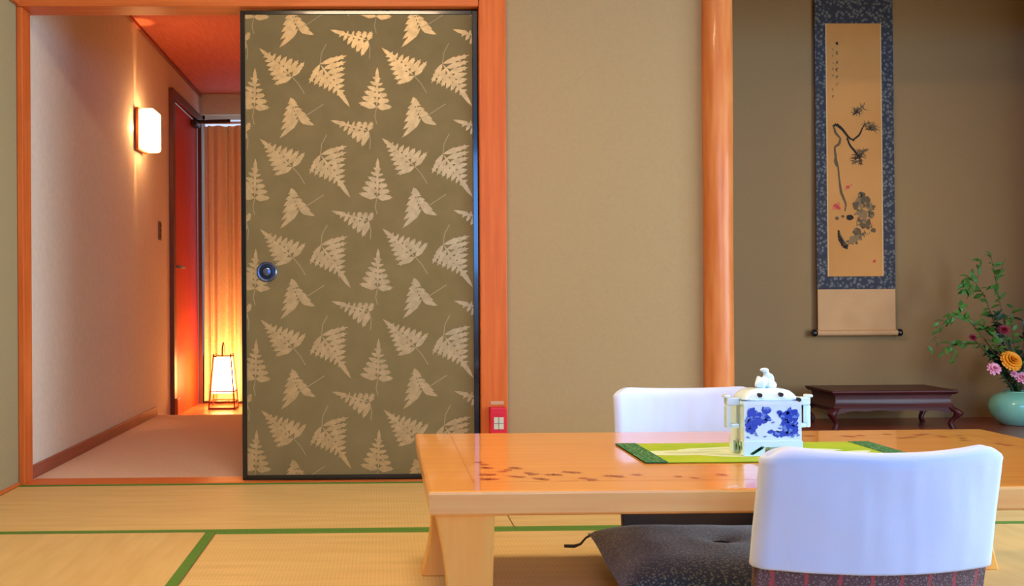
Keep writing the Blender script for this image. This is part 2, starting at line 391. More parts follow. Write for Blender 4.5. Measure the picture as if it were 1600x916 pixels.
# ------------------------------------------------------------------ fern-patterned sliding door
door = empty('door_1', (-.0875, 4.15, .006), 'olive sliding door with gilt fern leaves and black lacquer frame', 'sliding door', kind='structure')
fx0, fx1, fz0, fz1 = -.568, .3795, .006, 1.880
b = MB(); y0, y1 = 4.133, 4.163
b.box(fx0, fx0 + .019, y0, y1, fz0, fz1); b.box(fx1 - .021, fx1, y0, y1, fz0, fz1)
b.box(fx0 + .019, fx1 - .021, y0, y1, fz1 - .016, fz1); b.box(fx0 + .019, fx1 - .021, y0, y1, fz0, fz0 + .019)
b.build('door_frame', lacquer, door, bevel=.002)
YP = 4.137
px0, px1, pz0, pz1 = fx0 + .019, fx1 - .021, fz0 + .019, fz1 - .016
P = MB(); P.box(px0, px1, YP, YP + .02, pz0, pz1)
def clip(poly):
    for ax, lim, sg in ((0, px0 + .001, 1), (0, px1 - .001, -1), (1, pz0 + .001, 1), (1, pz1 - .001, -1)):
        out = []
        for i in range(len(poly)):
            a, c = poly[i], poly[(i + 1) % len(poly)]
            ia, ic = (a[ax] - lim) * sg >= 0, (c[ax] - lim) * sg >= 0
            if ia: out.append(a)
            if ia != ic:
                t = (lim - a[ax]) / (c[ax] - a[ax]); out.append((a[0] + (c[0] - a[0]) * t, a[1] + (c[1] - a[1]) * t))
        poly = out
        if len(poly) < 3: return None
    return poly
LAY = [0]
def decal(poly, mi):
    poly = clip(poly)
    if not poly: return
    LAY[0] = (LAY[0] + 1) % 60
    P.k = mi; P.poly([(x, YP - .0004 - LAY[0] * .000006, z) for x, z in poly])
def lens(p, q, w, mi, fat=.4):
    p, q = Vector(p), Vector(q); d = q - p; n = Vector((-d.y, d.x)).normalized() * w
    pts = [p, p + d * .15 + n * .6, p + d * fat + n, p + d * .72 + n * .62, q, p + d * .72 - n * .62, p + d * fat - n, p + d * .15 - n * .6]
    decal([(v.x, v.y) for v in pts], mi)
def fern(base, tip, L, R, n=7, fwd=.55, wf=.6, pw=1.05):
    base, tip, L, R = Vector(base), Vector(tip), Vector(L), Vector(R)
    ax = tip - base; ln = ax.length; step = ln / n
    lens(base, tip, ln * .035, 1, .3)
    for sd in (L, R):
        for i in range(n):
            t = i / n
            k = (1 - t) ** pw
            org = base + ax * (t * .96)
            v = (sd - base) * k
            # outer leaflets swing forward towards the tip
            v = v + ax.normalized() * (v.length * fwd * t)
            lens(org, org + v, min(step * wf * (1 + .35 * t), max(v.length * .24, .0022)), 1, .34)
            if i < 3:                                     # small lobes along the long leaflets
                side = Vector((-v.y, v.x)).normalized()
                for q in (.3, .5, .7):
                    c = org + v * q
                    for sg in (1, -1):
                        lens(c, c + v.normalized() * (v.length * .16) + side * (sg * step * .75 * (1 - q * .7)), step * .16, 1)
    # terminal leaflets
    lens(base + ax * .55, tip, max(L_ for L_ in ((L - base).length, (R - base).length)) * .45 ** pw * .30, 1, .22)
def to_m(px, py):
    p = at_y(px, py, YP); return (p.x, p.z)
def stem_line(pts, w=.0016):
    pts = [Vector(p) for p in pts]
    for a, c in zip(pts, pts[1:]):
        n = Vector((-(c - a).y, (c - a).x)).normalized() * w
        decal([tuple(a + n), tuple(c + n), tuple(c - n), tuple(a - n)], 2)
Z = 5.0875
def zp(x, y): return (395 + x / Z, 60 + y / Z)
KINDS = [
    (zp(312, 305), zp(50, 78), zp(165, 368), zp(412, 186), 8, .35, [zp(312, 305), zp(365, 365), zp(410, 440)], .55, 1.05),
    (zp(535, 205), zp(772, 548), zp(445, 362), zp(752, 135), 9, .15, [zp(535, 205), zp(545, 120), zp(585, 45)], .46, 1.45),
    (zp(985, 545), zp(990, 228), zp(838, 512), zp(1108, 545), 7, .45, [zp(985, 545), zp(970, 620), zp(985, 680)], .62, 1.1),
    (zp(365, 640), zp(300, 470), zp(212, 795), zp(490, 692), 6, .50, [zp(365, 640), zp(430, 610), zp(560, 525)], .8, .9),
    (zp(918, 735), zp(618, 652), zp(865, 862), zp(950, 662), 7, .30, [zp(918, 735), zp(935, 800), zp(930, 880)], .6, 1.0),
]
TX, TY = 191.2, 141.4
for iy in range(-1, 6):
    for ix in range(-2, 3):
        for base, tip, L, R, n, fw, st, wf, pw in KINDS:
            sh = lambda p: to_m(p[0] + ix * TX + iy * .65, p[1] + iy * TY - ix * .9)
            stem_line([sh(p) for p in st])
            fern(sh(base), sh(tip), sh(L), sh(R), n, fw, wf, pw)
P.build('fern_panel', [door_paper, gilt, gilt_stem], door, flat_normals=True)
hc = at_y(417, 425, 4.1365)
b = MB()
b.lathe([(.0405, 0), (.0405, -.004), (.036, -.007), (.031, -.006), (.030, -.001), (.017, -.0005), (.016, -.003), (.012, -.0045), (.001, -.005)], (hc.x, hc.y, hc.z), 40, 'Y')
k = b.build('door_pull', [pull_m], door, smooth=30); k['label'] = 'round dark blue metal pull'
b = MB(); b.lathe([(.030, -.0008), (.026, -.0018), (.019, -.0018), (.018, -.0008)], (hc.x, hc.y, hc.z), 40, 'Y')
b.build('pull_recess', pull_dark, k, smooth=30)

# ------------------------------------------------------------------ the hallway beyond
HX, HR, HY, HZ = -1.443, -.42, 8.17, 2.345
FD0, FD1 = 7.02, 8.12      # door frame along the left hall wall
struct('floor_hall', (HX - .1, HR, 4.235, 6.559, -.12, 0.0), carpet_m, 0, 'pinkish carpet floor of the hallway', 'floor')
struct('floor_hall_end', (HX - .1, HR, 6.56, HY + .3, -.2, -.08), hall_wood, .003, 'glossy orange wooden floor at the far end of the hallway', 'floor')
struct('wall_hall_left', [(HX - .1, HX, 4.235, FD0, -.2, HZ), (HX - .1, HX, FD0, FD1, 2.13, HZ), (HX - .1, HX, FD1, HY, -.2, HZ)], hall_plaster, 0, 'long left wall of the hallway with a glowing wall lamp', 'wall')
struct('wall_hall_right', (HR, HR + .1, 4.235, HY, -.2, HZ), hall_plaster, 0, 'right wall of the hallway hidden by the sliding door', 'wall')
struct('wall_hall_far', [(HX - .1, HR, HY, HY + .1, 2.185, HZ), (-.5, HR, HY, HY + .1, -.08, 2.185), (HX, -.5, HY, HY + .1, -.08, .25), (HX - .1, HX + .012, HY, HY + .1, -.08, 2.185)], hall_plaster, 0,
       'far wall of the hallway around the curtained window', 'wall')
struct('wall_hall_near', (HR + .1, .50, 4.236, 4.30, -.12, HZ), hall_plaster, 0, 'return wall of the hallway behind the square post', 'wall')
struct('ceiling_hall', (HX - .1, HR + .1, 4.235, HY + .1, HZ, HZ + .06), hall_ceiling_m, 0, 'dark red-brown hallway ceiling', 'ceiling')
struct('wall_hall_header', (HX, HR, 4.23, 4.26, 1.925, HZ), hall_plaster, 0, 'hallway side of the wall above the opening', 'wall')
struct('baseboard_hall', (HX, HX + .012, 4.235, 6.555, 0, .055), dark_base, .002, 'dark red-brown baseboard along the hallway wall', 'baseboard')
struct('trim_9', (HX, HX + .018, 4.30, HY - .02, HZ - .022, HZ - .001), dark_base, .002, 'dark red cornice strip between hallway wall and ceiling', 'cornice')
b = MB()
b.box(HX, HX + .03, FD0 - .03, FD0 + .05, -.08, 2.16); b.box(HX, HX + .03, FD1 - .05, FD1 + .02, -.08, 2.16); b.box(HX, HX + .03, FD0 + .05, FD1 - .05, 2.10, 2.16)
o = b.build('trim_10', door_frame_m, bevel=.003); tag(o, 'dark brown door frame in the hallway wall', 'door frame', kind='structure')
b = MB(); b.box(HX + .0305, HX + .050, FD0 - .03, FD0 + .06, -.0795, .06)
o = b.build('door_stop_block', post_wood_v, bevel=.003); tag(o, 'small pale wooden block at the foot of the hallway door frame', 'block')
hd = empty('door_2', (HX - .03, (FD0 + FD1) / 2, -.078), 'red-brown wooden door in the left wall of the hallway', 'door', kind='structure')
b = MB(); b.box(HX - .045, HX - .005, FD0 + .053, FD1 - .053, -.078, 2.098); b.build('door_leaf', hall_door, hd, bevel=.002)
b = MB(); b.tube([(HX - .005, 7.14, .955), (HX + .045, 7.14, .955)], .011, 12); b.tube([(HX + .045, 7.13, .955), (HX + .045, 7.27, .952)], [.011, .009], 12); b.box(HX - .005, HX + .004, 7.115, 7.165, .86, 1.02)
h = b.build('door_handle', steel, hd, smooth=40); h['label'] = 'dull steel lever handle'
b = MB(); b.box(HX - .005, HX + .04, 7.80, 7.98, 2.045, 2.085)
c = b.build('door_closer', iron, hd, bevel=.006)
b = MB(); b.tube([(HX + .02, 7.95, 2.09), (HX + .27, 7.965, 2.10)], .014, 8); b.build('closer_arm', iron, c)
# window at the end
b = MB()
for x in (HX + .022, -.98, -.515): b.box(x - .010, x + .010, HY + .04, HY + .07, .25, 2.185)
for z in (.268, 2.17): b.box(HX + .012, -.5, HY + .04, HY + .07, z - .018, z + .015)
o = b.build('window_3', white_frame); tag(o, 'white framed window behind the orange curtain', 'window', kind='structure')
# curtain
cr = empty('curtain', (-.92, 8.05, -.06), 'pleated orange-pink curtain hanging at the end of the hallway', 'curtain')
cx0, cx1, cz0, cz1 = -1.398, -.45, -.06, 2.075
def cpt(u, v, d):
    x = cx0 + (cx1 - cx0) * u
    amp = .036 * (.55 + .45 * (1 - v)) ; ph = u * 2 * math.pi * 13 + .5 * math.sin(u * 17)
    return Vector((x + .012 * math.sin(ph * .5 + v), 8.05 + amp * math.sin(ph) + .012 * math.sin(u * 31 + v * 2) + d, cz0 + (cz1 - cz0) * v))
b = MB(); b.sheet(lambda u, v: cpt(u, v, -.0015), lambda u, v: cpt(u, v, .0015), 170, 12)
b.build('curtain_cloth', curtain_m, cr, smooth=80)
b = MB(); b.tube([(HX + .001, 8.05, 2.10), (-.425, 8.05, 2.10)], .010, 10)
b.build('curtain_rail', white_frame, cr, smooth=40)

# wall lamp in the hallway
sz0, sz1, sy0, sy1 = 1.605, 1.842, 6.015, 6.215
sc = empty('wall_lamp', (HX, (sy0 + sy1) / 2, (sz0 + sz1) / 2), 'glowing white box lamp on a wooden back plate on the hallway wall', 'lamp')
b = MB(); b.box(HX + .012, HX + .027, sy0 - .004, sy1 + .004, sz0 - .004, sz1 + .004); b.build('back_plate', post_wood_v, sc, bevel=.002)
b = MB()
b.box(HX, HX + .012, sy0 + .07, sy1 - .07, (sz0 + sz1) / 2 - .03, (sz0 + sz1) / 2 + .03)
b.build('wall_bracket', iron, sc)
b = MB(); b.box(HX + .027, HX + .118, sy0, sy1, sz0, sz1); b.build('glass_shade', sconce_glass, sc, bevel=.022, seg=4)
def lamp_light(name, kind, loc, power, col, parent, size=.01, spot=None, aim=None):
    d = bpy.data.lights.new(name, kind); d.energy = power; d.color = col
    d.shadow_soft_size = size
    if spot: d.spot_size = math.radians(spot); d.spot_blend = .7
    o = bpy.data.objects.new(name, d); COL.objects.link(o)
    o.parent = parent; o.location = Vector(loc) - parent.location
    if aim: o.rotation_euler = Vector(aim).to_track_quat('-Z', 'Y').to_euler()
# light escaping through the slot behind the back plate
lamp_light('lamp_glow_up', 'SPOT', (HX + .018, sy0 + .03, sz1 + .006), 14.0, (1, .50, .18), sc, .014, 24, (.01, 0, 1))
lamp_light('lamp_glow_down', 'SPOT', (HX + .018, sy0 + .03, sz0 - .006), 9.0, (1, .50, .18), sc, .014, 26, (-.01, 0, -1))
lamp_light('lamp_glow_side', 'SPOT', (HX + .014, sy0 - .008, (sz0 + sz1) / 2), 3.2, (1, .5, .18), sc, .012, 130, (0, -1, 0))

# switch
b = MB(); b.box(HX, HX + .008, 6.64, 6.71, 1.112, 1.232)
sw = b.build('light_switch', switch_m, bevel=.002); tag(sw, 'small dark brown light switch plate on the hallway wall beside the door', 'switch')
for i in range(3):
    b = MB(); z = 1.125 + i * .034; b.box(HX + .008, HX + .012, 6.655, 6.695, z, z + .026); b.build('rocker', switch_d, sw, bevel=.001)

# floor lantern
LX, LY, LZ = -1.195, 7.70, -.08
an = empty('floor_lantern', (LX, LY, LZ), 'glowing paper floor lantern with a thin wooden frame at the hallway end', 'lamp')
b = MB(); b.box(LX - .10, LX + .10, LY - .10, LY + .10, LZ, LZ + .016); b.build('base', andon_wood, an, bevel=.003)
LS = 1.13
def fr(z): return .094 - .030 * (z / .34) / LS
for sx in (-1, 1):
    for sy in (-1, 1):
        b = MB(); b.tube([(LX + sx * fr(.0), LY + sy * fr(0), LZ + .016), (LX + sx * fr(.36 * LS), LY + sy * fr(.36 * LS), LZ + .36 * LS)], .006, 6); b.build('post', andon_wood, an)
for z in (.05 * LS, .115 * LS, .345 * LS):
    b = MB(); h = fr(z)
    for sx in (-1, 1):
        b.box(LX + sx * h - .004, LX + sx * h + .004, LY - h, LY + h, LZ + z - .005, LZ + z + .005)
        b.box(LX - h, LX + h, LY + sx * h - .004, LY + sx * h + .004, LZ + z - .005, LZ + z + .005)
    b.build('crossbar', andon_wood, an)
b = MB()
rings = []
for z in (.105 * LS, .335 * LS):
    h = fr(z) - .008
    rings.append([(LX - h, LY - h, LZ + z), (LX + h, LY - h, LZ + z), (LX + h, LY + h, LZ + z), (LX - h, LY + h, LZ + z)])
b.loft(rings); b.build('paper_shade', andon_paper, an)
b = MB(); h = fr(.36 * LS)
b.tube([(LX, LY - h, LZ + .34 * LS), (LX, LY - h * .8, LZ + .40 * LS), (LX, LY, LZ + .43 * LS), (LX, LY + h * .8, LZ + .40 * LS), (LX, LY + h, LZ + .34 * LS)], .006, 6)
b.build('carrying_handle', andon_wood, an, smooth=60)

# red box on the square post
q0, q1 = at_y(763, 676, 4.10), at_y(792, 635, 4.10)
rb = empty('emergency_box', ((q0.x + q1.x) / 2, 4.09, q0.z - .004), 'small red wall box with a pale panel on the square wooden post', 'box')
X0, X1, Z0, Z1 = q0.x + .002, q1.x - .004, q0.z - .004, q1.z
b = MB(); b.box(X0, X1, 4.060, 4.0995, Z0, Z1); b.build('case', red_plastic, rb, bevel=.006, seg=3)
b = MB(); w = X1 - X0; hh = Z1 - Z0
b.box(X0 + w * .24, X0 + w * .80, 4.0575, 4.061, Z0 + hh * .20, Z0 + hh * .64)
b.k = 1; b.box(X0 + w * .50, X0 + w * .54, 4.0565, 4.058, Z0 + hh * .20, Z0 + hh * .64); b.box(X0 + w * .24, X0 + w * .80, 4.0565, 4.058, Z0 + hh * .40, Z0 + hh * .43)
o = b.build('front_panel', [pale_plastic, grid_plastic], rb); o['label'] = 'pale panel divided in four'
b = MB(); b.box(X0 + w * .2, X1 - w * .2, 4.0585, 4.061, Z0 + hh * .74, Z0 + hh * .80); b.build('cover_ridge', red_plastic, rb, bevel=.001)
q = at_y(777, 630, 4.10); b = MB(); b.box(q.x - .026, q.x + .026, 4.0988, 4.0998, q.z - .006, q.z + .008)  # small flat tan mark on the post above the red box
o = b.build('mark', mark_m); tag(o, 'small tan mark on the post just above the red box', 'mark')

# ------------------------------------------------------------------ low table
TX0, TX1, TY0, TY1, TZ = .082, 1.634, 1.955, 2.800, .36
TH = .046
tb = empty('low_table', ((TX0 + TX1) / 2, (TY0 + TY1) / 2, 0), 'low glossy orange wooden table with leaf inlay on the tatami', 'table')
b = MB()
ch = .004
rings = []
for z, i in ((TZ - TH, .006), (TZ - TH + .004, .002), (TZ - .006, 0), (TZ - .001, .002), (TZ, .006)):
    rings.append([(TX0 + i, TY0 + i, z), (TX1 - i, TY0 + i, z), (TX1 - i, TY1 - i, z), (TX0 + i, TY1 - i, z)])
b.loft(rings)
nf = len(b.f)
for i in range(nf):
    zs = [b.v[j].z for j in b.f[i]]
    if max(zs) < TZ - .0005: b.m[i] = 1                         # sides
ez = TZ + .0002
gx = .092
b.k = 2
def strip(x0, x1, y0, y1): b.add([(x0, y0, ez), (x1, y0, ez), (x1, y1, ez), (x0, y1, ez)], [(0, 1, 2, 3)])
strip(TX0 + gx, TX0 + gx + .003, TY0 + .10, TY1 - .012); strip(TX1 - gx - .003, TX1 - gx, TY0 + .10, TY1 - .012)
strip(TX0 + gx, TX1 - gx, TY0 + .10, TY0 + .1025)
b.k = 3
def maple(cx, cy, r, rot):
    pts = []
    for i in range(16):
        a = rot + i * math.pi / 8
        rr = r * ((1.0 if i % 4 == 0 else .78) if i % 2 == 0 else .40)
        if i == 8: rr = r * .55
        pts.append((cx + rr * math.cos(a), cy + rr * math.sin(a), ez + .0002))
    for i in range(16): b.add([(cx, cy, ez + .0002), pts[i], pts[(i + 1) % 16]], [(0, 1, 2)])
zz = lambda x, y: (640 + x / 2.9, 600 + y / 2.9)
z5 = lambda x, y: (1220 + x / 4.21, 560 + y / 4.21)
spots = [zz(312, 356), zz(335, 366), zz(358, 382), zz(338, 380), zz(425, 398), zz(445, 390), zz(470, 380), zz(492, 384), zz(335, 412), zz(372, 412), zz(340, 432), zz(375, 433), zz(470, 420), zz(500, 422), zz(540, 404), zz(562, 410),
         zz(580, 430), zz(612, 434), zz(640, 412), zz(672, 412), zz(715, 400), zz(752, 402), zz(790, 428), zz(826, 435), zz(905, 418), zz(945, 420), zz(1030, 412), (1060, 745), (1085, 747), (1128, 742),
         z5(190, 512), z5(430, 513), z5(470, 516), z5(520, 508), z5(700, 500), z5(800, 526), z5(850, 520), z5(905, 506), z5(940, 500), z5(1050, 512), z5(1070, 520), z5(1170, 508), z5(1200, 526), z5(1205, 540), z5(1440, 563), z5(1490, 572)]
for (sx, sy) in spots:
    p = at_z(sx, sy, TZ)
    if TX0 + .02 < p.x < TX1 - .02 and TY0 + .02 < p.y < TY1 - .02: maple(p.x, p.y, random.uniform(.015, .021), random.uniform(0, 6.28))
b.build('tabletop', [table_wood, table_edge, inlay_line, inlay_leaf], tb, flat_normals=False)
# legs: concave outer faces that flare at the foot
def leg(sx, sy):
    ox = TX0 + .012 if sx < 0 else TX1 - .012
    oy = TY0 + .020 if sy < 0 else TY1 - .020
    m = MB(); rings = []
    N = 14
    for i in range(N + 1):
        t = i / N; z = (TZ - TH) * (1 - t)
        inset = .026 * math.sin(min(t / .6, 1) * math.pi / 2) - .026 * max(0, (t - .55) / .45) ** 1.5
        wx = .116 - .006 * t; 
        xo = ox - sx * inset; xi = ox - sx * wx
        yo = oy - sy * inset * .7; yi = oy - sy * .080
        x0, x1 = min(xo, xi), max(xo, xi); y0, y1 = min(yo, yi), max(yo, yi)
        rings.append([(x0, y0, z), (x1, y0, z), (x1, y1, z), (x0, y1, z)])
    m.loft(rings)
    m.build('leg', table_wood_v, tb, smooth=35, bevel=.003)
for sx in (-1, 1):
    for sy in (-1, 1): leg(sx, sy)
for ya, dz in ((TY1 - .075, .030), (TY0 + .055, .012)):
    b = MB(); b.box(TX0 + .13, TX1 - .13, ya, ya + .02, TZ - TH - dz, TZ - TH); b.build('rail', table_wood, tb, bevel=.002)


# ------------------------------------------------------------------ placemat
rx0, rx1, ry0, ry1 = .572, 1.205, 2.262, 2.555
rz = TZ + .0012
mt = empty('placemat', ((rx0 + rx1) / 2, (ry0 + ry1) / 2, rz), 'yellow-green cloth runner with pale leaf print on the low table', 'placemat')
b = MB(); b.box(rx0, rx1, ry0, ry1, rz, rz + .0018)
b.k = 1
rt = rz + .0020
def leafshape(cx, cy, L, wd, ang, mi, dz=0):
    b.k = mi; pts = []
    for i in range(20):
        a = 2 * math.pi * i / 20
        x = L * math.cos(a); y = wd * math.sin(a) * (1 - .35 * math.cos(a)) * (1 + .12 * math.sin(3 * a))
        pts.append((cx + x * math.cos(ang) - y * math.sin(ang), cy + x * math.sin(ang) + y * math.cos(ang), rt + dz))
    b.poly(pts)
lk = 0
for cx, cy, L, wd, ang in ((.72, 2.40, .13, .036, .10), (.80, 2.36, .10, .030, -.25), (.80, 2.45, .12, .030, .3), (.98, 2.42, .10, .030, .0), (1.06, 2.36, .09, .028, .5)):
    lk += 1; leafshape(cx, cy, L, wd, ang, 1, lk * .00006); leafshape(cx, cy, L * .55, wd * .4, ang, 2, .0004 + lk * .00003)
b.build('cloth', [runner_m, runner_pale, runner_pale2], mt)
for xa in (rx0, rx1 - .05):
    b = MB(); b.box(xa, xa + .05, ry0 - .001, ry1 + .001, rz + .0001, rz + .0028); b.k = 1
    b.box(xa + .018, xa + .021, ry0 - .001, ry1 + .001, rz + .0028, rz + .0030); b.box(xa + .032, xa + .035, ry0 - .001, ry1 + .001, rz + .0028, rz + .0030)
    o = b.build('end_band', [hem_m, heri], mt); o['label'] = 'dark green striped end band'

# ------------------------------------------------------------------ porcelain burner
bz = rt + .0008
p0, p1 = at_z(1162, 713, bz), at_z(1257, 713, bz)
BX0, BX1, BY0 = p0.x, p0.x + (p1.x - p0.x), p0.y
BW = BX1 - BX0; BY1 = BY0 + .098
BT = at_y(1200, 627, BY0).z
cen = empty('incense_burner', ((BX0 + BX1) / 2, (BY0 + BY1) / 2, bz), 'square blue and white porcelain incense burner standing on the green runner', 'incense burner')
b = MB()
zb = bz + .030
b.box(BX0 + .002, BX1 - .002, BY0 + .002, BY1 - .002, zb, BT)
# raised rim at top, foot band and four corner feet with an arched gap
b.box(BX0, BX1, BY0, BY1, BT - .009, BT); b.box(BX0, BX1, BY0, BY1, zb - .002, zb + .003)
def foot(x0, x1, y0, y1, sx, sy):
    b.box(x0, x1, y0, y1, bz, zb)
fw, fd = BW * .36, .030
for xa in (BX0, BX1 - fw):
    for ya in (BY0, BY1 - fd): b.box(xa, xa + fw, ya, ya + fd, bz, zb - .002)
b.box(BX0 + fw, BX1 - fw, BY0, BY0 + .006, bz + .020, zb - .002)
# painted landscape on the front
fy = BY0 + .0016
lay = [0]
def onfront(u, v):
    lay[0] = (lay[0] + 1) % 40
    return (BX0 + .004 + (BW - .008) * u, fy - lay[0] * .00001, zb + .004 + (BT - zb - .014) * v)
def dab(u, v, r, mi, asp=1.0, ang=0.0):
    lay[0] = (lay[0] + 1) % 40; yy = fy - lay[0] * .00001; b.k = mi
    pts = []
    for i in range(9):
        a = 2 * math.pi * i / 9; rr = r * random.uniform(.75, 1.2)
        x, z = rr * math.cos(a) * asp, rr * math.sin(a)
        pts.append((BX0 + .004 + (BW - .008) * u + x * math.cos(ang) - z * math.sin(ang), yy, zb + .004 + (BT - zb - .014) * v + x * math.sin(ang) + z * math.cos(ang)))
    b.poly(pts)
def inside(p, poly):
    r = False
    for i in range(len(poly)):
        (x1, y1), (x2, y2) = poly[i - 1], poly[i]
        if (y1 > p[1]) != (y2 > p[1]) and p[0] < (x2 - x1) * (p[1] - y1) / (y2 - y1) + x1: r = not r
    return r
cf = lambda x, y: ((x - 280) / 510.0, (690 - y) / 310.0)
regs = [[(310, 440), (360, 405), (400, 450), (440, 465), (500, 485), (510, 500), (430, 530), (370, 570), (350, 615), (300, 605), (293, 530)],
        [(590, 440), (640, 455), (690, 412), (755, 440), (765, 470), (740, 510), (757, 560), (745, 610), (680, 625), (640, 600), (625, 520)],
        [(485, 605), (560, 618), (640, 600), (745, 608), (700, 640), (560, 645)], [(445, 412), (505, 408), (510, 432), (450, 436)]]
for rg in regs:
    pg = [cf(*p) for p in rg]
    us = [p[0] for p in pg]; vs = [p[1] for p in pg]
    n = int(1100 * (max(us) - min(us)) * (max(vs) - min(vs)))
    for i in range(max(n, 16)):
        u, v = random.uniform(min(us), max(us)), random.uniform(min(vs), max(vs))
        if inside((u, v), pg): dab(u, v, random.uniform(.0025, .0055), 1 if random.random() < .78 else 2, 1.4, random.uniform(0, 3))
for u, v in ((.62, .35), (.58, .25), (.65, .45), (.30, .62), (.35, .55), (.18, .22), (.2, .16), (.92, .20), (.95, .15), (.86, .12), (.05, .1), (.36, .12), (.5, .52), (.45, .6)): dab(u, v, .0022, 2, 2.2, random.uniform(-.5, .5))
def fdab(x, z, r, mi):
    b.k = mi; pts = [(x + r * 1.6 * math.cos(2 * math.pi * i / 8), BY0 - .0003, z + r * random.uniform(.6, 1.1) * math.sin(2 * math.pi * i / 8)) for i in range(8)]; b.poly(pts)
for i in range(8): fdab(BX0 + .020 + .0032 * i, bz + .005 + .0020 * i, .0034, 3)
for i in range(10):                                         # green leaf on the left side
    b.k = 3; yy = BY0 + .03 + random.uniform(-.02, .02); z = bz + random.uniform(.006, .028); r = .0045
    b.poly([(BX0 - .0004, yy + r * math.cos(2 * math.pi * i2 / 7), z + r * 1.4 * math.sin(2 * math.pi * i2 / 7)) for i2 in range(7)])
b.build('body', [porcelain, cobalt, cobalt_light, jade], cen)
for sx, ex in ((-1, BX0 + .001), (1, BX1 - .001)):
    m = MB(); ym = (BY0 + BY1) / 2 - .012
    def hb(x0, x1, z0, z1):
        a, c = ex + sx * x0, ex + sx * x1; m.box(min(a, c), max(a, c), ym - .012, ym + .012, z0, z1)
    zt = BT + .006
    hb(.001, .030, zt - .018, zt); hb(.021, .030, zt - .070, zt - .018); hb(.001, .0205, zt - .070, zt - .060)
    hb(.021, .036, zt - .001, zt + .006)
    m.build('handle', porcelain, cen, bevel=.003, seg=2)
m = MB(); rings = []
cxm, cym = (BX0 + BX1) / 2, (BY0 + BY1) / 2
LT = at_y(1195, 607, BY0 + .03).z
for t, ins in ((0, .004), (.12, .003), (.3, .006), (.55, .011), (.8, .019), (.95, .030), (1, .042)):
    z = BT + (LT - BT) * t; hx, hy = BW / 2 - ins, .049 - ins * .75
    ring = []
    for j in range(40):
        a = 2 * math.pi * j / 40; c_, s_ = math.cos(a), math.sin(a); e = .35
        ring.append((cxm + hx * math.copysign(abs(c_) ** e, c_), cym + hy * math.copysign(abs(s_) ** e, s_), z))
    rings.append(ring)
m.loft(rings)
lid = m.build('lid', porcelain, cen, smooth=50)
for px_, py_ in ((1188, 618), (1221, 617), (1249, 625)):
    q = at_y(px_, py_, BY0)
    m = MB(); m.lathe([(.0046, .0), (.0046, .012), (.002, .014)], (q.x, BY0 - .0012 if px_ < 1240 else BY0 - .0005, q.z), 14, 'Y')
    hl = m.build('vent_hole', hole_m, lid, smooth=30); hl['label'] = 'dark round hole'
m = MB()
fz = LT - .002
fx = at_y(1195, 600, cym).x
m.sphere((fx, cym, fz + .014), .016, sc=(1.15, .8, .85)); m.sphere((fx - .012, cym - .006, fz + .014), .013); m.sphere((fx - .019, cym - .009, fz + .010), .008)
m.sphere((fx + .004, cym, fz + .030), .010, sc=(.8, .8, 1.3)); m.sphere((fx - .001, cym, fz + .043), .009, sc=(1.25, .8, .6)); m.sphere((fx + .014, cym, fz + .020), .010, sc=(.8, .8, 1.5))
m.sphere((fx + .019, cym, fz + .008), .009); m.sphere((fx - .010, cym - .010, fz + .003), .007); m.sphere((fx + .010, cym - .010, fz + .003), .007)
m.sphere((fx - .016, cym - .003, fz + .025), .005)
fin = m.build('lion_finial', porcelain, lid, smooth=60)
rm = fin.modifiers.new('remesh', 'REMESH'); rm.mode = 'VOXEL'; rm.voxel_size = .0022; rm.use_smooth_shade = True
sm_ = fin.modifiers.new('smooth', 'SMOOTH'); sm_.iterations = 5; sm_.factor = .5

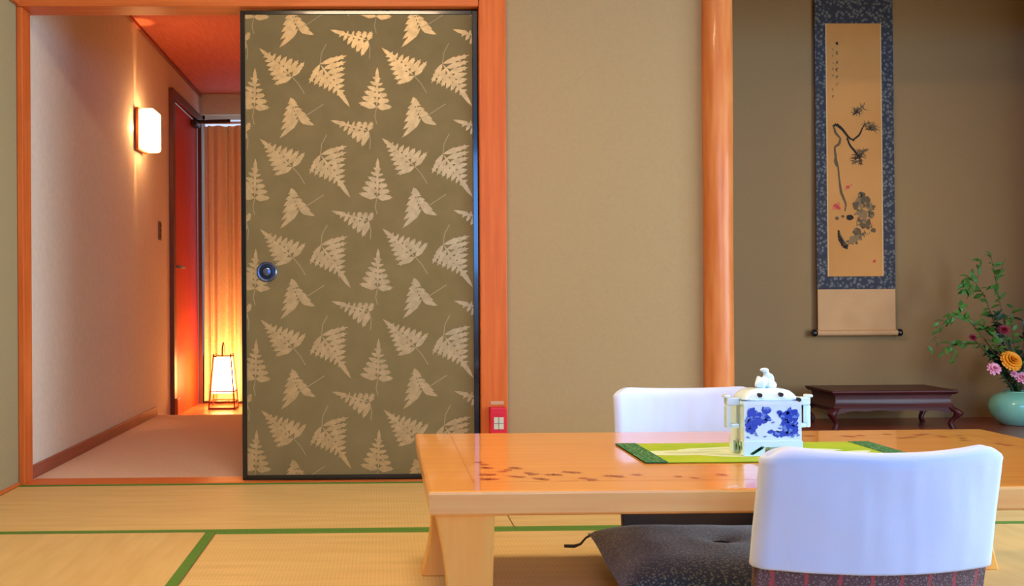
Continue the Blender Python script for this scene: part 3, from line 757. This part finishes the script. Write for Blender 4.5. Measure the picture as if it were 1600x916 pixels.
# ------------------------------------------------------------------ legless chairs with white covers
def shell_pt(u, v, w, d, bulge=.058):
    """u across -1..1, v height in metres along the back; d = offset from the mid surface (+ towards the sitter)"""
    x = u * w / 2
    y = -.215 * max(0, v - .02) + bulge * (u * u - .35)
    return Vector((x, y + d, v))
CW = .418
def make_chair(label, group):
    root = empty('legless_chair', (0, 0, 0), label, 'chair', group)
    b = MB()
    def bk(d, w, z0, z1, top):
        def f(u, v):
            uu = u * 2 - 1
            zt = z1 - top * max(0, abs(uu) - .86) ** 2 * 40
            return shell_pt(uu, z0 + (zt - z0) * v, w, d)
        return f
    b.sheet(bk(-.011, CW - .006, .004, .446, .01), bk(.011, CW - .006, .004, .446, .01), 24, 16)
    b.build('backrest', brocade_m, root, smooth=50)
    # wooden side edges of the back
    for s in (-1, 1):
        m = MB(); rings = []
        for i in range(13):
            z = .004 + (.436 - .004) * i / 12
            c = shell_pt(s * .985, z, CW - .004, 0); rings.append([c + Vector((dx, dy, 0)) for dx, dy in ((-.002, -.006), (.002, -.006), (.002, .013), (-.002, .013))])
        m.loft(rings); m.build('side_rail', zaisu_wood, root, smooth=40)
    # cloth cover: bulging closed bag over the top, open hem below
    b = MB(); n = 44; rows = []
    Z0, Z1 = .250, .463
    def outline(k, off, z):
        t = k / n
        per = []
        return per
    def ring(z, grow, cap=0.0, zdrop=0.0):
        pts = []
        th = .021 * (1 - cap)
        wv = (CW / 2 + grow)
        for j in range(n + 1):
            uu = -1 + 2 * j / n; pts.append((uu, -1))
        for j in range(n + 1):
            uu = 1 - 2 * j / n; pts.append((uu, 1))
        out = []
        for uu, sd in pts:
            au = abs(uu)
            rnd = math.sqrt(max(0, 1 - max(0, (au - .93) / .07) ** 2)) if au > .93 else 1
            zz_ = z - zdrop * max(0, (au - .86) / .14) ** 2.2 + .006 * (min(1, au / .8) ** 2 - .5) * max(0, (z - .25) / .2)
            c = shell_pt(uu, zz_, wv * 2, 0)
            wr = .0022 * noise.noise(Vector((uu * 3.1 + sd * 5, z * 11, 1.7))) + .0016 * noise.noise(Vector((uu * 7 + z * 9, z * 4 - uu * 5, 4.2 + sd)))
            sag = .0035 * math.sin(z * 40 + uu * 3) * max(0, au - .6)
            out.append(c + Vector((0, sd * (th * (.35 + .65 * rnd) + (0 if cap else wr * 1.3 + sag * .7)), 0)))
        return out
    rows.append(ring(Z0 - .0, .003)); rows.append(ring(Z0 + .004, .0045))
    for i in range(1, 15): rows.append(ring(Z0 + .004 + (Z1 - .020 - Z0) * i / 15, .004 - .004 * i / 15))
    rows.append(ring(Z1 - .017, .001, 0, .004)); rows.append(ring(Z1 - .010, -.001, .08, .009)); rows.append(ring(Z1 - .004, -.005, .25, .015)); rows.append(ring(Z1 - .0008, -.010, .5, .020)); rows.append(ring(Z1, -.014, .8, .022))
    b.loft(rows, True, False)
    N = len(rows[0]); o0 = (len(rows) - 1) * N
    for j in range(n): b.f.append([o0 + j, o0 + j + 1, o0 + N - 2 - j, o0 + N - 1 - j]); b.m.append(0)
    cv = b.build('slip_cover', cover_m, root, smooth=70); cv['label'] = 'white cotton slip cover over the back'
    sol = cv.modifiers.new('solid', 'SOLIDIFY'); sol.thickness = .0016; sol.offset = 1
    # seat board with upholstery, curving up into the back
    b = MB()
    def st(d):
        def f(u, v):
            uu = u * 2 - 1
            y = .010 + .40 * v
            w = (CW - .03) * (1 + .05 * math.sin(v * math.pi))
            z = .014 + .006 * math.cos(v * 3.0) + .006 * uu * uu + d
            return Vector((uu * w / 2, y + .03 * (uu * uu - .35) * (1 - v), z))
        return f
    b.sheet(st(-.008), st(.010), 20, 14); b.build('seat', dark_fabric, root, smooth=50)
    return root
near = make_chair('white-covered chair back at the near side of the table, above red-striped brocade', 'legless chairs at the low table')
near.location = (.861, 1.835, 0)
near.rotation_euler = (0, 0, math.radians(0.8))
far = near.copy(); COL.objects.link(far)
for ch_ in list(near.children):
    c = ch_.copy(); COL.objects.link(c); c.parent = far
    if c.name.startswith('backrest'):
        c.data = c.data.copy(); c.data.materials[0] = dark_fabric; c['label'] = 'dark backrest below the cover'
far['label'] = 'white-covered chair at the far side of the table, partly behind the incense burner'
far.location = (.862, 2.875, 0); far.rotation_euler = (0, 0, math.pi)

# ------------------------------------------------------------------ cushion
ZX, ZY, ZW = .838, 2.565, .59
zab = empty('floor_cushion', (ZX, ZY, .03), 'dark speckled square floor cushion with corner tassels under the table', 'cushion')
b = MB()
CT, ST = math.cos(math.radians(4)), math.sin(math.radians(4))
def cush(top):
    def f(u, v):
        a, c = u * 2 - 1, v * 2 - 1
        # pinched sides, pulled corners
        x = a * ZW / 2 * (1 - .045 * (1 - a * a * 0) * (1 - c ** 4) * abs(a)); y = c * ZW / 2 * (1 - .045 * (1 - a ** 4) * abs(c))
        e = max(0, (1 - a ** 4) * (1 - c ** 4)) ** .55
        h = .052 * e
        mid = .052 + .016 * (a * a * c * c)
        tuft = .012 * math.exp(-((a * ZW / 2) ** 2 + (c * ZW / 2) ** 2) / .0012)
        zz_ = mid + (h + .018 * e * (c > -2) - tuft if top else -h * .42)
        x, y = x * CT + y * ST, -x * ST + y * CT
        return Vector((ZX + x, ZY + y, zz_ + .0045 * noise.noise(Vector((x * 9, y * 9, 2))) * e))
    return f
b.sheet(cush(False), cush(True), 40, 40)
b.build('cushion_body', zabuton_m, zab, smooth=70)
b = MB(); tz = cush(True)(.5, .5).z
b.tube([(ZX - .022, ZY + .004, tz + .002), (ZX, ZY, tz + .003), (ZX + .022, ZY - .004, tz + .002)], [.003, .005, .003], 8)
o = b.build('center_tuft', black_knob, zab, smooth=60)
for sx in (-1, 1):
    for sy in (-1, 1):
        kx, ky = sx * ZW / 2 * .955, sy * ZW / 2 * .955; c0 = Vector((ZX + kx * CT + ky * ST, ZY - kx * ST + ky * CT, .068))
        b = MB()
        b.tube([c0, c0 + Vector((sx * .018, sy * .006, -.012)), c0 + Vector((sx * .032, sy * .010, -.030)), c0 + Vector((sx * .050, sy * .010, -.036)), c0 + Vector((sx * .078, sy * .006, -.034))], [.004, .003, .0035, .005, .0045], 8)
        b.build('tassel', tassel_m, zab, smooth=60)

# ------------------------------------------------------------------ hanging scroll
SYB = 4.985               # front plane of the paper near the wall
scr = empty('hanging_scroll', (at_y(1334, 300, SYB).x, SYB, 1.2), 'tall navy-bordered hanging scroll with an ink pine painting on the alcove wall', 'scroll')
sl, sr = at_y(1274, 300, SYB).x, at_y(1396, 300, SYB).x
ztop = 2.30
z_p1, z_p0 = at_y(1334, 37, SYB).z, at_y(1334, 432, SYB).z
z_b = at_y(1336, 452, SYB).z; z_e = at_y(1336, 520, SYB).z
pl, pr = at_y(1290, 240, SYB).x, at_y(1377, 240, SYB).x
def lean(z): return SYB - .018 * (2.3 - z) / 1.7          # hangs slightly away from the wall at the bottom
def slab(m, x0, x1, z0, z1, t=.003, off=0.0):
    ya, yb_ = lean(z0) - off, lean(z1) - off
    m.add([(x0, ya, z0), (x1, ya, z0), (x1, ya + t, z0), (x0, ya + t, z0), (x0, yb_, z1), (x1, yb_, z1), (x1, yb_ + t, z1), (x0, yb_ + t, z1)],
          [(0, 3, 2, 1), (4, 5, 6, 7), (0, 1, 5, 4), (1, 2, 6, 5), (2, 3, 7, 6), (3, 0, 4, 7)])
m = MB(); slab(m, sl, sr, z_b, 2.185); m.build('brocade_mount', scroll_blue, scr)
m = MB(); slab(m, sl, sr, 2.186, ztop); m.build('upper_cloth', scroll_tail, scr)
m = MB(); slab(m, sl + .002, sr - .002, z_e, z_b - .0005); m.build('lower_cloth', scroll_tail, scr)
m = MB(); m.tube([(sl - .004, lean(z_e), z_e), (sr + .004, lean(z_e), z_e)], .014, 16); r_ = m.build('roller', scroll_tail, scr, smooth=40)
for sx, xe in ((-1, sl - .004), (1, sr + .004)):
    m = MB(); m.lathe([(.013, 0), (.017, sx * .004), (.019, sx * .014), (.016, sx * .022), (.006, sx * .026)], (xe, lean(z_e), z_e), 16, 'X')
    o = m.build('roller_knob', black_knob, r_, smooth=40); o['label'] = 'black roller knob'
m = MB(); m.tube([(sl, lean(ztop) + .002, ztop), (sr, lean(ztop) + .002, ztop)], .008, 10); m.build('top_rod', scroll_tail, scr, smooth=40)
m = MB(); m.tube([(sl + .08, SYB, ztop), ((sl + sr) / 2, SYB, ztop + .09), (sr - .08, SYB, ztop)], .002, 6); m.build('hanging_cord', tassel_m, scr)
# the painting with its brushwork
m = MB(); slab(m, pl, pr, z_p0, z_p1, .001, .0012)
m.k = 1
for xx in (pl, pr - .005): slab(m, xx, xx + .005, z_p0, z_p1, .0006, .0016)
LZ_ = [0]
def ink_pt(px, py, l):
    p = at_y(px, py, SYB); return (p.x, lean(p.z) - .0018 - l * .000012, p.z)
def brush(pts, ws, mi):
    LZ_[0] = (LZ_[0] + 1) % 50; m.k = mi
    P2 = [Vector(p) for p in pts]; fine = []; wf = []
    for i in range(len(P2) - 1):
        for s_ in range(5):
            t = s_ / 5; fine.append(P2[i].lerp(P2[i + 1], t) + Vector((random.uniform(-.3, .3), random.uniform(-.3, .3)))); wf.append(ws[i] * (1 - t) + ws[i + 1] * t)
    fine.append(P2[-1]); wf.append(ws[-1])
    for i in range(len(fine) - 1):
        a, c = fine[i], fine[i + 1]; d = (c - a); n_ = Vector((-d.y, d.x)).normalized()
        m.poly([ink_pt(*(a + n_ * wf[i]), LZ_[0]), ink_pt(*(c + n_ * wf[i + 1]), LZ_[0]), ink_pt(*(c - n_ * wf[i + 1]), LZ_[0]), ink_pt(*(a - n_ * wf[i]), LZ_[0])])
def blot(px, py, r, mi, asp=1.0):
    LZ_[0] = (LZ_[0] + 1) % 50; m.k = mi
    m.poly([ink_pt(px + r * asp * math.cos(2 * math.pi * i / 10) * random.uniform(.8, 1.2), py + r * math.sin(2 * math.pi * i / 10) * random.uniform(.8, 1.2), LZ_[0]) for i in range(10)])
s2 = lambda x, y: (1240 + x / 3.27, 140 + y / 3.27)
INK, MID, PALE, RED, SOFT = 2, 3, 4, 5, 6
brush([s2(*p) for p in ((195, 190), (215, 180), (245, 205), (275, 245), (305, 265))], [1.2, 2.6, 2.0, 1.8, 1.0], INK)
brush([s2(*p) for p in ((200, 190), (210, 225), (235, 250), (228, 280), (205, 295), (208, 340), (222, 400), (228, 460), (238, 530), (262, 590), (255, 625))], [1.4, 2.0, 1.4, 2.2, 1.4, 1.7, 1.3, 1.3, 2.2, 1.4, .8], MID)
brush([s2(*p) for p in ((212, 330), (208, 370), (214, 395))], [1.2, 2.6, .8], MID)
brush([s2(*p) for p in ((300, 258), (330, 235), (345, 205), (362, 170))], [1.4, 1.5, 1.1, .7], INK)
brush([s2(*p) for p in ((268, 250), (282, 285), (305, 315), (330, 345))], [1.4, 1.6, 1.8, 1.6], INK)
def needles(cx, cy, r, n_, mi):
    for i in range(n_):
        a = random.uniform(0, 2 * math.pi); rr = r * random.uniform(.45, 1)
        ox, oy = cx + random.uniform(-.3, .3) * r, cy + random.uniform(-.25, .25) * r
        brush([(ox, oy), (ox + rr * math.cos(a), oy + rr * .8 * math.sin(a))], [.55, .25], mi)
for (x, y), r, n_, mi in ((s2(325, 110), 11, 26, MID), (s2(310, 118), 7, 16, INK), (s2(345, 95), 9, 14, MID), (s2(400, 195), 12, 34, MID), (s2(385, 200), 9, 18, INK), (s2(370, 180), 9, 16, MID), (s2(325, 345), 12, 34, INK), (s2(345, 315), 11, 22, MID), (s2(310, 365), 9, 18, MID), (s2(335, 375), 7, 12, INK)):
    needles(x, y, r, n_, mi)
for x, y, r, mi, asp in ((340, 545, 10, MID, 1), (330, 580, 13, PALE, .9), (365, 570, 12, MID, 1), (385, 600, 10, PALE, .8), (390, 640, 10, MID, .7), (345, 640, 14, PALE, .8), (350, 690, 12, MID, .7), (320, 730, 11, MID, .9), (300, 765, 10, PALE, 1.1), (375, 680, 9, MID, .6), (400, 720, 6, MID, 1.1), (310, 600, 9, MID, .7), (280, 655, 7, INK, 1.3), (335, 540, 5, INK, 1.2), (260, 800, 6, INK, 1.0), (215, 660, 5, MID, 1.0), (245, 650, 4, MID, 1)):
    a, c = s2(x, y); blot(a, c, r * .62, mi, asp)
rock = [(300, 570), (335, 530), (375, 545), (410, 590), (412, 640), (395, 680), (365, 715), (335, 770), (300, 795), (262, 815), (235, 780), (270, 770), (300, 740), (310, 690), (300, 640)]
for k in range(170):
    x, y = random.uniform(235, 415), random.uniform(530, 815)
    if inside((x, y), rock): a, c = s2(x, y); blot(a, c, random.uniform(1.3, 3.2), random.choice((MID, PALE, PALE, MID, MID)), random.uniform(.7, 1.4))
for k in range(40):
    x, y = random.uniform(300, 400), random.uniform(560, 740); a, c = s2(x, y); brush([(a, c), (a + random.uniform(-4, 4), c + random.uniform(2, 8))], [.7, .3], random.choice((MID, INK, PALE, PALE)))
brush([s2(*p) for p in ((222, 720), (228, 760), (250, 800), (268, 815))], [1.2, 3.2, 3.4, 1.0], INK)
brush([s2(*p) for p in ((225, 730), (262, 795), (300, 780))], [.6, 1.0, .6], MID)
for x, y, r, mi in ((212, 598, 5.5, RED), (200, 608, 3.4, SOFT), (222, 585, 3.4, SOFT), (225, 608, 3, RED), (272, 500, 3.4, RED), (288, 490, 2, SOFT), (262, 510, 2, SOFT), (255, 600, 1.6, SOFT), (392, 688, 2, SOFT), (404, 878, 3.0, RED), (338, 660, 2, SOFT)):
    a, c = s2(x, y); blot(a, c, r * .8, mi)
s1 = lambda x, y: (1240 + x / 4.58, y / 4.58)
for y, w_ in ((310, 1.9), (380, 1.6), (450, 1.6), (500, 1.7), (552, 1.5), (605, .8)):      # columns of brush writing
    a, c = s1(306, y)
    for j in range(5 if w_ > 1 else 2): brush([(a + random.uniform(-2.2, 2.2), c + random.uniform(-3.2, 3.2)), (a + random.uniform(-2.2, 2.2), c + random.uniform(-3, 3))], [.55, .35], INK if y < 330 else MID)
    if y < 330: blot(a, c, 2.1, INK, .9)
for y in (355, 405, 450, 495, 545, 645, 695):
    a, c = s1(276, y)
    for j in range(3): brush([(a + random.uniform(-1.5, 1.5), c + random.uniform(-2.2, 2.2)), (a + random.uniform(-1.5, 1.5), c + random.uniform(-2.2, 2.2))], [.4, .25], MID if y > 600 else PALE)
m.build('ink_painting', [scroll_silk, scroll_edge, ink, ink_mid, ink_pale, red_ink, red_soft], scr, flat_normals=True)

# ------------------------------------------------------------------ low rosewood stand in the alcove
AZ = .13
fl, fr_ = at_y(1301, 611, 4.56), at_y(1498, 610, 4.56)
KX0, KX1, KY0, KY1 = fl.x, fr_.x, 4.56, 4.86
KT = (fl.z + fr_.z) / 2
KH = KT - AZ
st_ = empty('low_stand', ((KX0 + KX1) / 2, (KY0 + KY1) / 2, AZ), 'dark rosewood low stand with curved legs in the alcove under the scroll', 'stand')
def ringbox(i, z): return [(KX0 + i, KY0 + i, z), (KX1 - i, KY0 + i, z), (KX1 - i, KY1 - i, z), (KX0 + i, KY1 - i, z)]
b = MB(); b.loft([ringbox(.012, KT - .020), ringbox(.004, KT - .014), ringbox(0, KT - .008), ringbox(0, KT - .002), ringbox(.002, KT)]); b.build('stand_top', rosewood, st_, smooth=30)
b = MB(); b.loft([ringbox(.008, KT - .078), ringbox(.010, KT - .074), ringbox(.016, KT - .066), ringbox(.024, KT - .048), ringbox(.022, KT - .030), ringbox(.020, KT - .0205)]); b.build('waist_panel', rosewood, st_, smooth=50)
b = MB()                                                          # scalloped skirt
def skirt(x0, x1, ya, yb_, n_=24):
    top = []; 
    for i in range(n_):
        t0, t1 = i / n_, (i + 1) / n_
        def dz(t): return .012 + .012 * max(0, abs(t * 2 - 1) - .6) / .4 + .003 * math.cos(t * 2 * math.pi * 4)
        xa, xb = x0 + (x1 - x0) * t0, x0 + (x1 - x0) * t1
        z = KT - .079
        b.add([(xa, ya, z), (xb, ya, z), (xb, ya, z - dz(t1)), (xa, ya, z - dz(t0)), (xa, yb_, z), (xb, yb_, z), (xb, yb_, z - dz(t1)), (xa, yb_, z - dz(t0))],
              [(0, 1, 2, 3), (4, 7, 6, 5), (0, 4, 5, 1), (3, 2, 6, 7), (0, 3, 7, 4), (1, 5, 6, 2)])
skirt(KX0 + .025, KX1 - .025, KY0 + .012, KY0 + .026); skirt(KX0 + .025, KX1 - .025, KY1 - .026, KY1 - .012)
b.box(KX0 + .012, KX0 + .024, KY0 + .028, KY1 - .028, KT - .094, KT - .079); b.box(KX1 - .024, KX1 - .012, KY0 + .028, KY1 - .028, KT - .094, KT - .079)
b.build('skirt', rosewood, st_)
for sx in (-1, 1):
    for sy in (-1, 1):
        cx = KX0 + .020 if sx < 0 else KX1 - .020; cy = KY0 + .020 if sy < 0 else KY1 - .020
        m = MB(); zt = KT - .0785; hgt = zt - AZ
        pts, rad = [], []
        for t, o_, r_2 in ((0, -.004, .020), (.12, .012, .022), (.26, .024, .021), (.42, .016, .016), (.58, .002, .0125), (.74, -.006, .011), (.88, -.002, .012), (1, .006, .013)):
            pts.append((cx + sx * o_, cy + sy * o_ * .6, max(zt - hgt * t, AZ))); rad.append(r_2)
        rings = []
        for (x, y, z), r2 in zip(pts, rad): rings.append([(x + r2 * math.cos(2 * math.pi * j / 12), y + r2 * math.sin(2 * math.pi * j / 12), z) for j in range(12)])
        m.loft(rings); m.build('leg', rosewood, st_, smooth=60)

# ------------------------------------------------------------------ vase and flowers
VY = 4.68
vc = at_z(1591, 665, AZ); VY = 4.70; VX = at_y(1591, 640, VY).x
vtop = at_y(1591, 611, VY).z; vh = vtop - AZ
R_ = 42.5 * VY / FOCAL
b = MB()
prof = [(.03, 0), (R_ * .55, 0), (R_ * .60, .004), (R_ * .80, vh * .16), (R_ * .94, vh * .34), (R_, vh * .55), (R_ * .95, vh * .74), (R_ * .78, vh * .89), (R_ * .58, vh * .955), (R_ * .50, vh * .985), (R_ * .50, vh), (R_ * .44, vh), (R_ * .44, vh * .95), (R_ * .6, vh * .8), (R_ * .3, vh * .78)]
b.lathe(prof, (VX, VY, AZ), 48); va = b.build('vase', celadon, smooth=40); tag(va, 'round grey-green glazed vase holding flowers in the alcove', 'vase')
mouth = Vector((VX, VY, AZ + vh * .84))
def curve(pts, n=8):
    P_ = [pts[0]] + list(pts) + [pts[-1]]; out = []
    for i in range(1, len(P_) - 2):
        for s_ in range(n):
            t = s_ / n; a, b_, c, d = P_[i - 1], P_[i], P_[i + 1], P_[i + 2]
            out.append(.5 * ((2 * b_) + (c - a) * t + (2 * a - 5 * b_ + 4 * c - d) * t * t + (3 * b_ - a - 3 * c + d) * t ** 3))
    out.append(P_[-2]); return out
def add_leaf(m, p, d, L, w, droop=.3):
    d = d.normalized(); side = d.cross(Vector((random.uniform(-.5, .5), random.uniform(-1, -.3), random.uniform(.1, 1)))).normalized(); up = side.cross(d)
    pts = []
    for t, ww, h in ((0, .05, 0), (.25, .8, .05), (.5, 1, .06), (.78, .6, .02), (1, .03, -.12)):
        c = p + d * (L * t) + up * (L * (h - droop * t * t * .4)); pts.append((c - side * w * ww + up * w * .2, c, c + side * w * ww + up * w * .2))
    vs = [q for r in pts for q in r]; fs = []
    for i in range(4):
        for j in range(2): a = i * 3 + j; fs.append((a, a + 1, a + 4, a + 3))
    m.add(vs, fs)
def branch(pts2, label, dens=16, L=(.030, .050), sidetwigs=(), lm=None, seed=1, start=.25):
    random.seed(seed)
    root = empty('leafy_branch', mouth, label, 'branch', 'branches in the vase')
    m = MB(); lv = MB()
    pts = [mouth + Vector((random.uniform(-.02, .02), random.uniform(-.015, .015), -.01))] + [at_y(x, y, VY + dy) for x, y, dy in pts2]
    path = curve(pts); n_ = len(path)
    m.tube(path, [.0034 - .0026 * i / (n_ - 1) for i in range(n_)], 6)
    paths = [(path, start, dens)]
    for tw in sidetwigs:
        i0 = int(tw[0] * (n_ - 1)); tp = curve([path[i0]] + [at_y(x, y, VY + dy) for x, y, dy in tw[1]]); m.tube(tp, [.0018 - .0011 * i / (len(tp) - 1) for i in range(len(tp))], 5)
        paths.append((tp, .2, tw[2]))
    for pth, s0, dn in paths:
        for k in range(dn):
            t = s0 + (1 - s0) * (k + random.random() * .6) / dn; i = min(int(t * (len(pth) - 1)), len(pth) - 2)
            ax = (pth[i + 1] - pth[i]).normalized(); rnd = Vector((random.uniform(-1, 1), random.uniform(-.8, .5), random.uniform(-.9, .6)))
            add_leaf(lv, pth[i], ax * .55 + rnd * .9, random.uniform(*L), random.uniform(.007, .012) * (L[1] / .05))
    m.build('twig', twig_m, root, smooth=60); lv.build('leaves', lm or leaf_m, root, smooth=60, flat_normals=True)
    return root
branch([(1583, 560, -.01), (1568, 500, -.01), (1556, 440, .0), (1548, 398, .0)], 'tallest leafy branch rising from the vase', 20, seed=3, start=.3, sidetwigs=[(.80, [(1562, 425, -.01), (1571, 405, -.02)], 4), (.72, [(1557, 450, 0), (1561, 480, -.02)], 4)])
branch([(1575, 560, -.02), (1552, 500, -.02), (1536, 460, -.03), (1515, 434, -.03), (1507, 446, -.04)], 'bushy leafy branch arching left below the tallest branch', 28, seed=5, start=.3, sidetwigs=[(.70, [(1530, 425, -.02), (1534, 404, -.02)], 5), (.85, [(1512, 450, -.05), (1508, 452, -.05)], 8)])
branch([(1565, 570, -.03), (1530, 520, -.05), (1502, 492, -.06), (1484, 498, -.07), (1467, 505, -.07)], 'long leafy branch reaching left with its tip near the scroll', 22, seed=8, start=.35, sidetwigs=[(.62, [(1498, 485, -.06), (1500, 476, -.06)], 6), (.88, [(1462, 525, -.08), (1446, 544, -.08)], 5)])
branch([(1570, 575, -.05), (1540, 540, -.07), (1510, 538, -.08), (1490, 535, -.09), (1473, 548, -.09)], 'low leafy branch drooping left above the rosewood stand', 22, seed=11, start=.25, sidetwigs=[(.8, [(1488, 550, -.09), (1486, 562, -.09)], 4)])
branch([(1586, 560, -.02), (1582, 520, -.03), (1580, 500, -.03), (1584, 478, -.03)], 'short upright leafy branch behind the yellow flower', 14, seed=14, start=.2)
branch([(1572, 575, -.06), (1560, 545, -.07), (1548, 520, -.07), (1535, 510, -.08)], 'dense leafy branch in the middle of the arrangement', 44, seed=17, start=.1)
branch([(1575, 590, -.04), (1563, 565, -.05), (1552, 548, -.05)], 'dark leaves just above the rim of the vase', 46, seed=19, start=.05, L=(.035, .055), lm=leaf_dark)
branch([(1596, 570, .03), (1600, 530, .04), (1598, 500, .04)], 'dark broad-leaved branch at the right edge of the photo', 18, seed=23, start=.15, L=(.05, .085), lm=leaf_dark)
branch([(1578, 560, -.03), (1566, 530, -.04), (1560, 510, -.04), (1555, 490, -.04)], 'leafy branch behind the crimson flower', 40, seed=31, start=.1, lm=leaf_dark)
random.seed(40)
def flower(kind, px, py, dy, r, m_, label, cat, petals, layers, group=None, flat=.5):
    c = at_y(px, py, VY + dy)
    root = empty(kind, mouth, label, cat, group)
    m = MB(); m.tube(curve([mouth + Vector((random.uniform(-.015, .015), -.01, -.01)), mouth.lerp(c, .5) + Vector((0, -.01, .01)), c]), .0028, 6); m.build('stem', stem_m, root, smooth=60)
    m = MB(); face = Vector((random.uniform(-.2, .1), -.85, .45)).normalized(); u = face.orthogonal().normalized(); w = face.cross(u)
    for l in range(layers):
        f = l / max(1, layers - 1)
        for k in range(petals):
            a = 2 * math.pi * (k + .5 * l + random.uniform(-.2, .2)) / petals
            rd = u * math.cos(a) + w * math.sin(a)
            d = (rd * (1 - f * .85) + face * (.15 + f * flat * 1.6)).normalized()
            L = r * (1 - .35 * f); wd = r * .22
            s_ = d.cross(face if abs(d.dot(face)) < .95 else u).normalized(); n_ = s_.cross(d)
            p0 = c + face * (r * .1 * f); vs = []
            for t, ww, h in ((0, .35, 0), (.4, .95, .07), (.8, .9, .05), (1, .35, -.05)):
                q = p0 + d * L * t + face * (h * r); vs += [q - s_ * wd * ww, q + s_ * wd * ww]
            m.add(vs, [(0, 1, 3, 2), (2, 3, 5, 4), (4, 5, 7, 6)])
    m.build('bloom', m_, root, smooth=50, flat_normals=True)
flower('chrysanthemum', 1579, 565, -.13, .050, mum_m, 'round orange-yellow flower above the vase rim', 'flower', 20, 6)
flower('carnation', 1553, 577, -.12, .032, pink_m, 'pink flower left of the yellow flower', 'flower', 10, 4, 'pink flowers in the vase', .3)
flower('carnation', 1584, 585, -.12, .018, pink_m, 'tiny pink flower just under the yellow flower', 'flower', 9, 4, 'pink flowers in the vase')
flower('carnation', 1597, 591, -.12, .030, pink_m, 'pink flower at the right edge, below the yellow flower', 'flower', 10, 4, 'pink flowers in the vase')
flower('crimson_flower', 1568, 516, -.11, .027, crimson_m, 'dark crimson flower above the yellow flower', 'flower', 10, 4, 'crimson flowers in the vase')
flower('crimson_flower', 1520, 528, -.10, .020, crimson_m, 'small dark crimson flower among leaves left of the yellow flower', 'flower', 9, 4, 'crimson flowers in the vase')

# ------------------------------------------------------------------ ceiling lamp (above the picture)
cl = empty('ceiling_lamp', (-.06, 2.2, ZC), 'long white ceiling lamp with a wooden rim over the room', 'lamp')
b = MB(); x, y, h, g_ = -.06, 2.2, .40, .17
b.box(x - h, x + h, y - g_, y - g_ + .02, 2.36, ZC); b.box(x - h, x + h, y + g_ - .02, y + g_, 2.36, ZC); b.box(x - h, x - h + .02, y - g_ + .02, y + g_ - .02, 2.36, ZC); b.box(x + h - .02, x + h, y - g_ + .02, y + g_ - .02, 2.36, ZC)
b.build('lamp_rim', post_wood_h, cl)
b = MB(); b.box(x - h + .021, x + h - .021, y - g_ + .021, y + g_ - .021, 2.325, 2.40); b.build('diffuser', ceil_glow, cl)
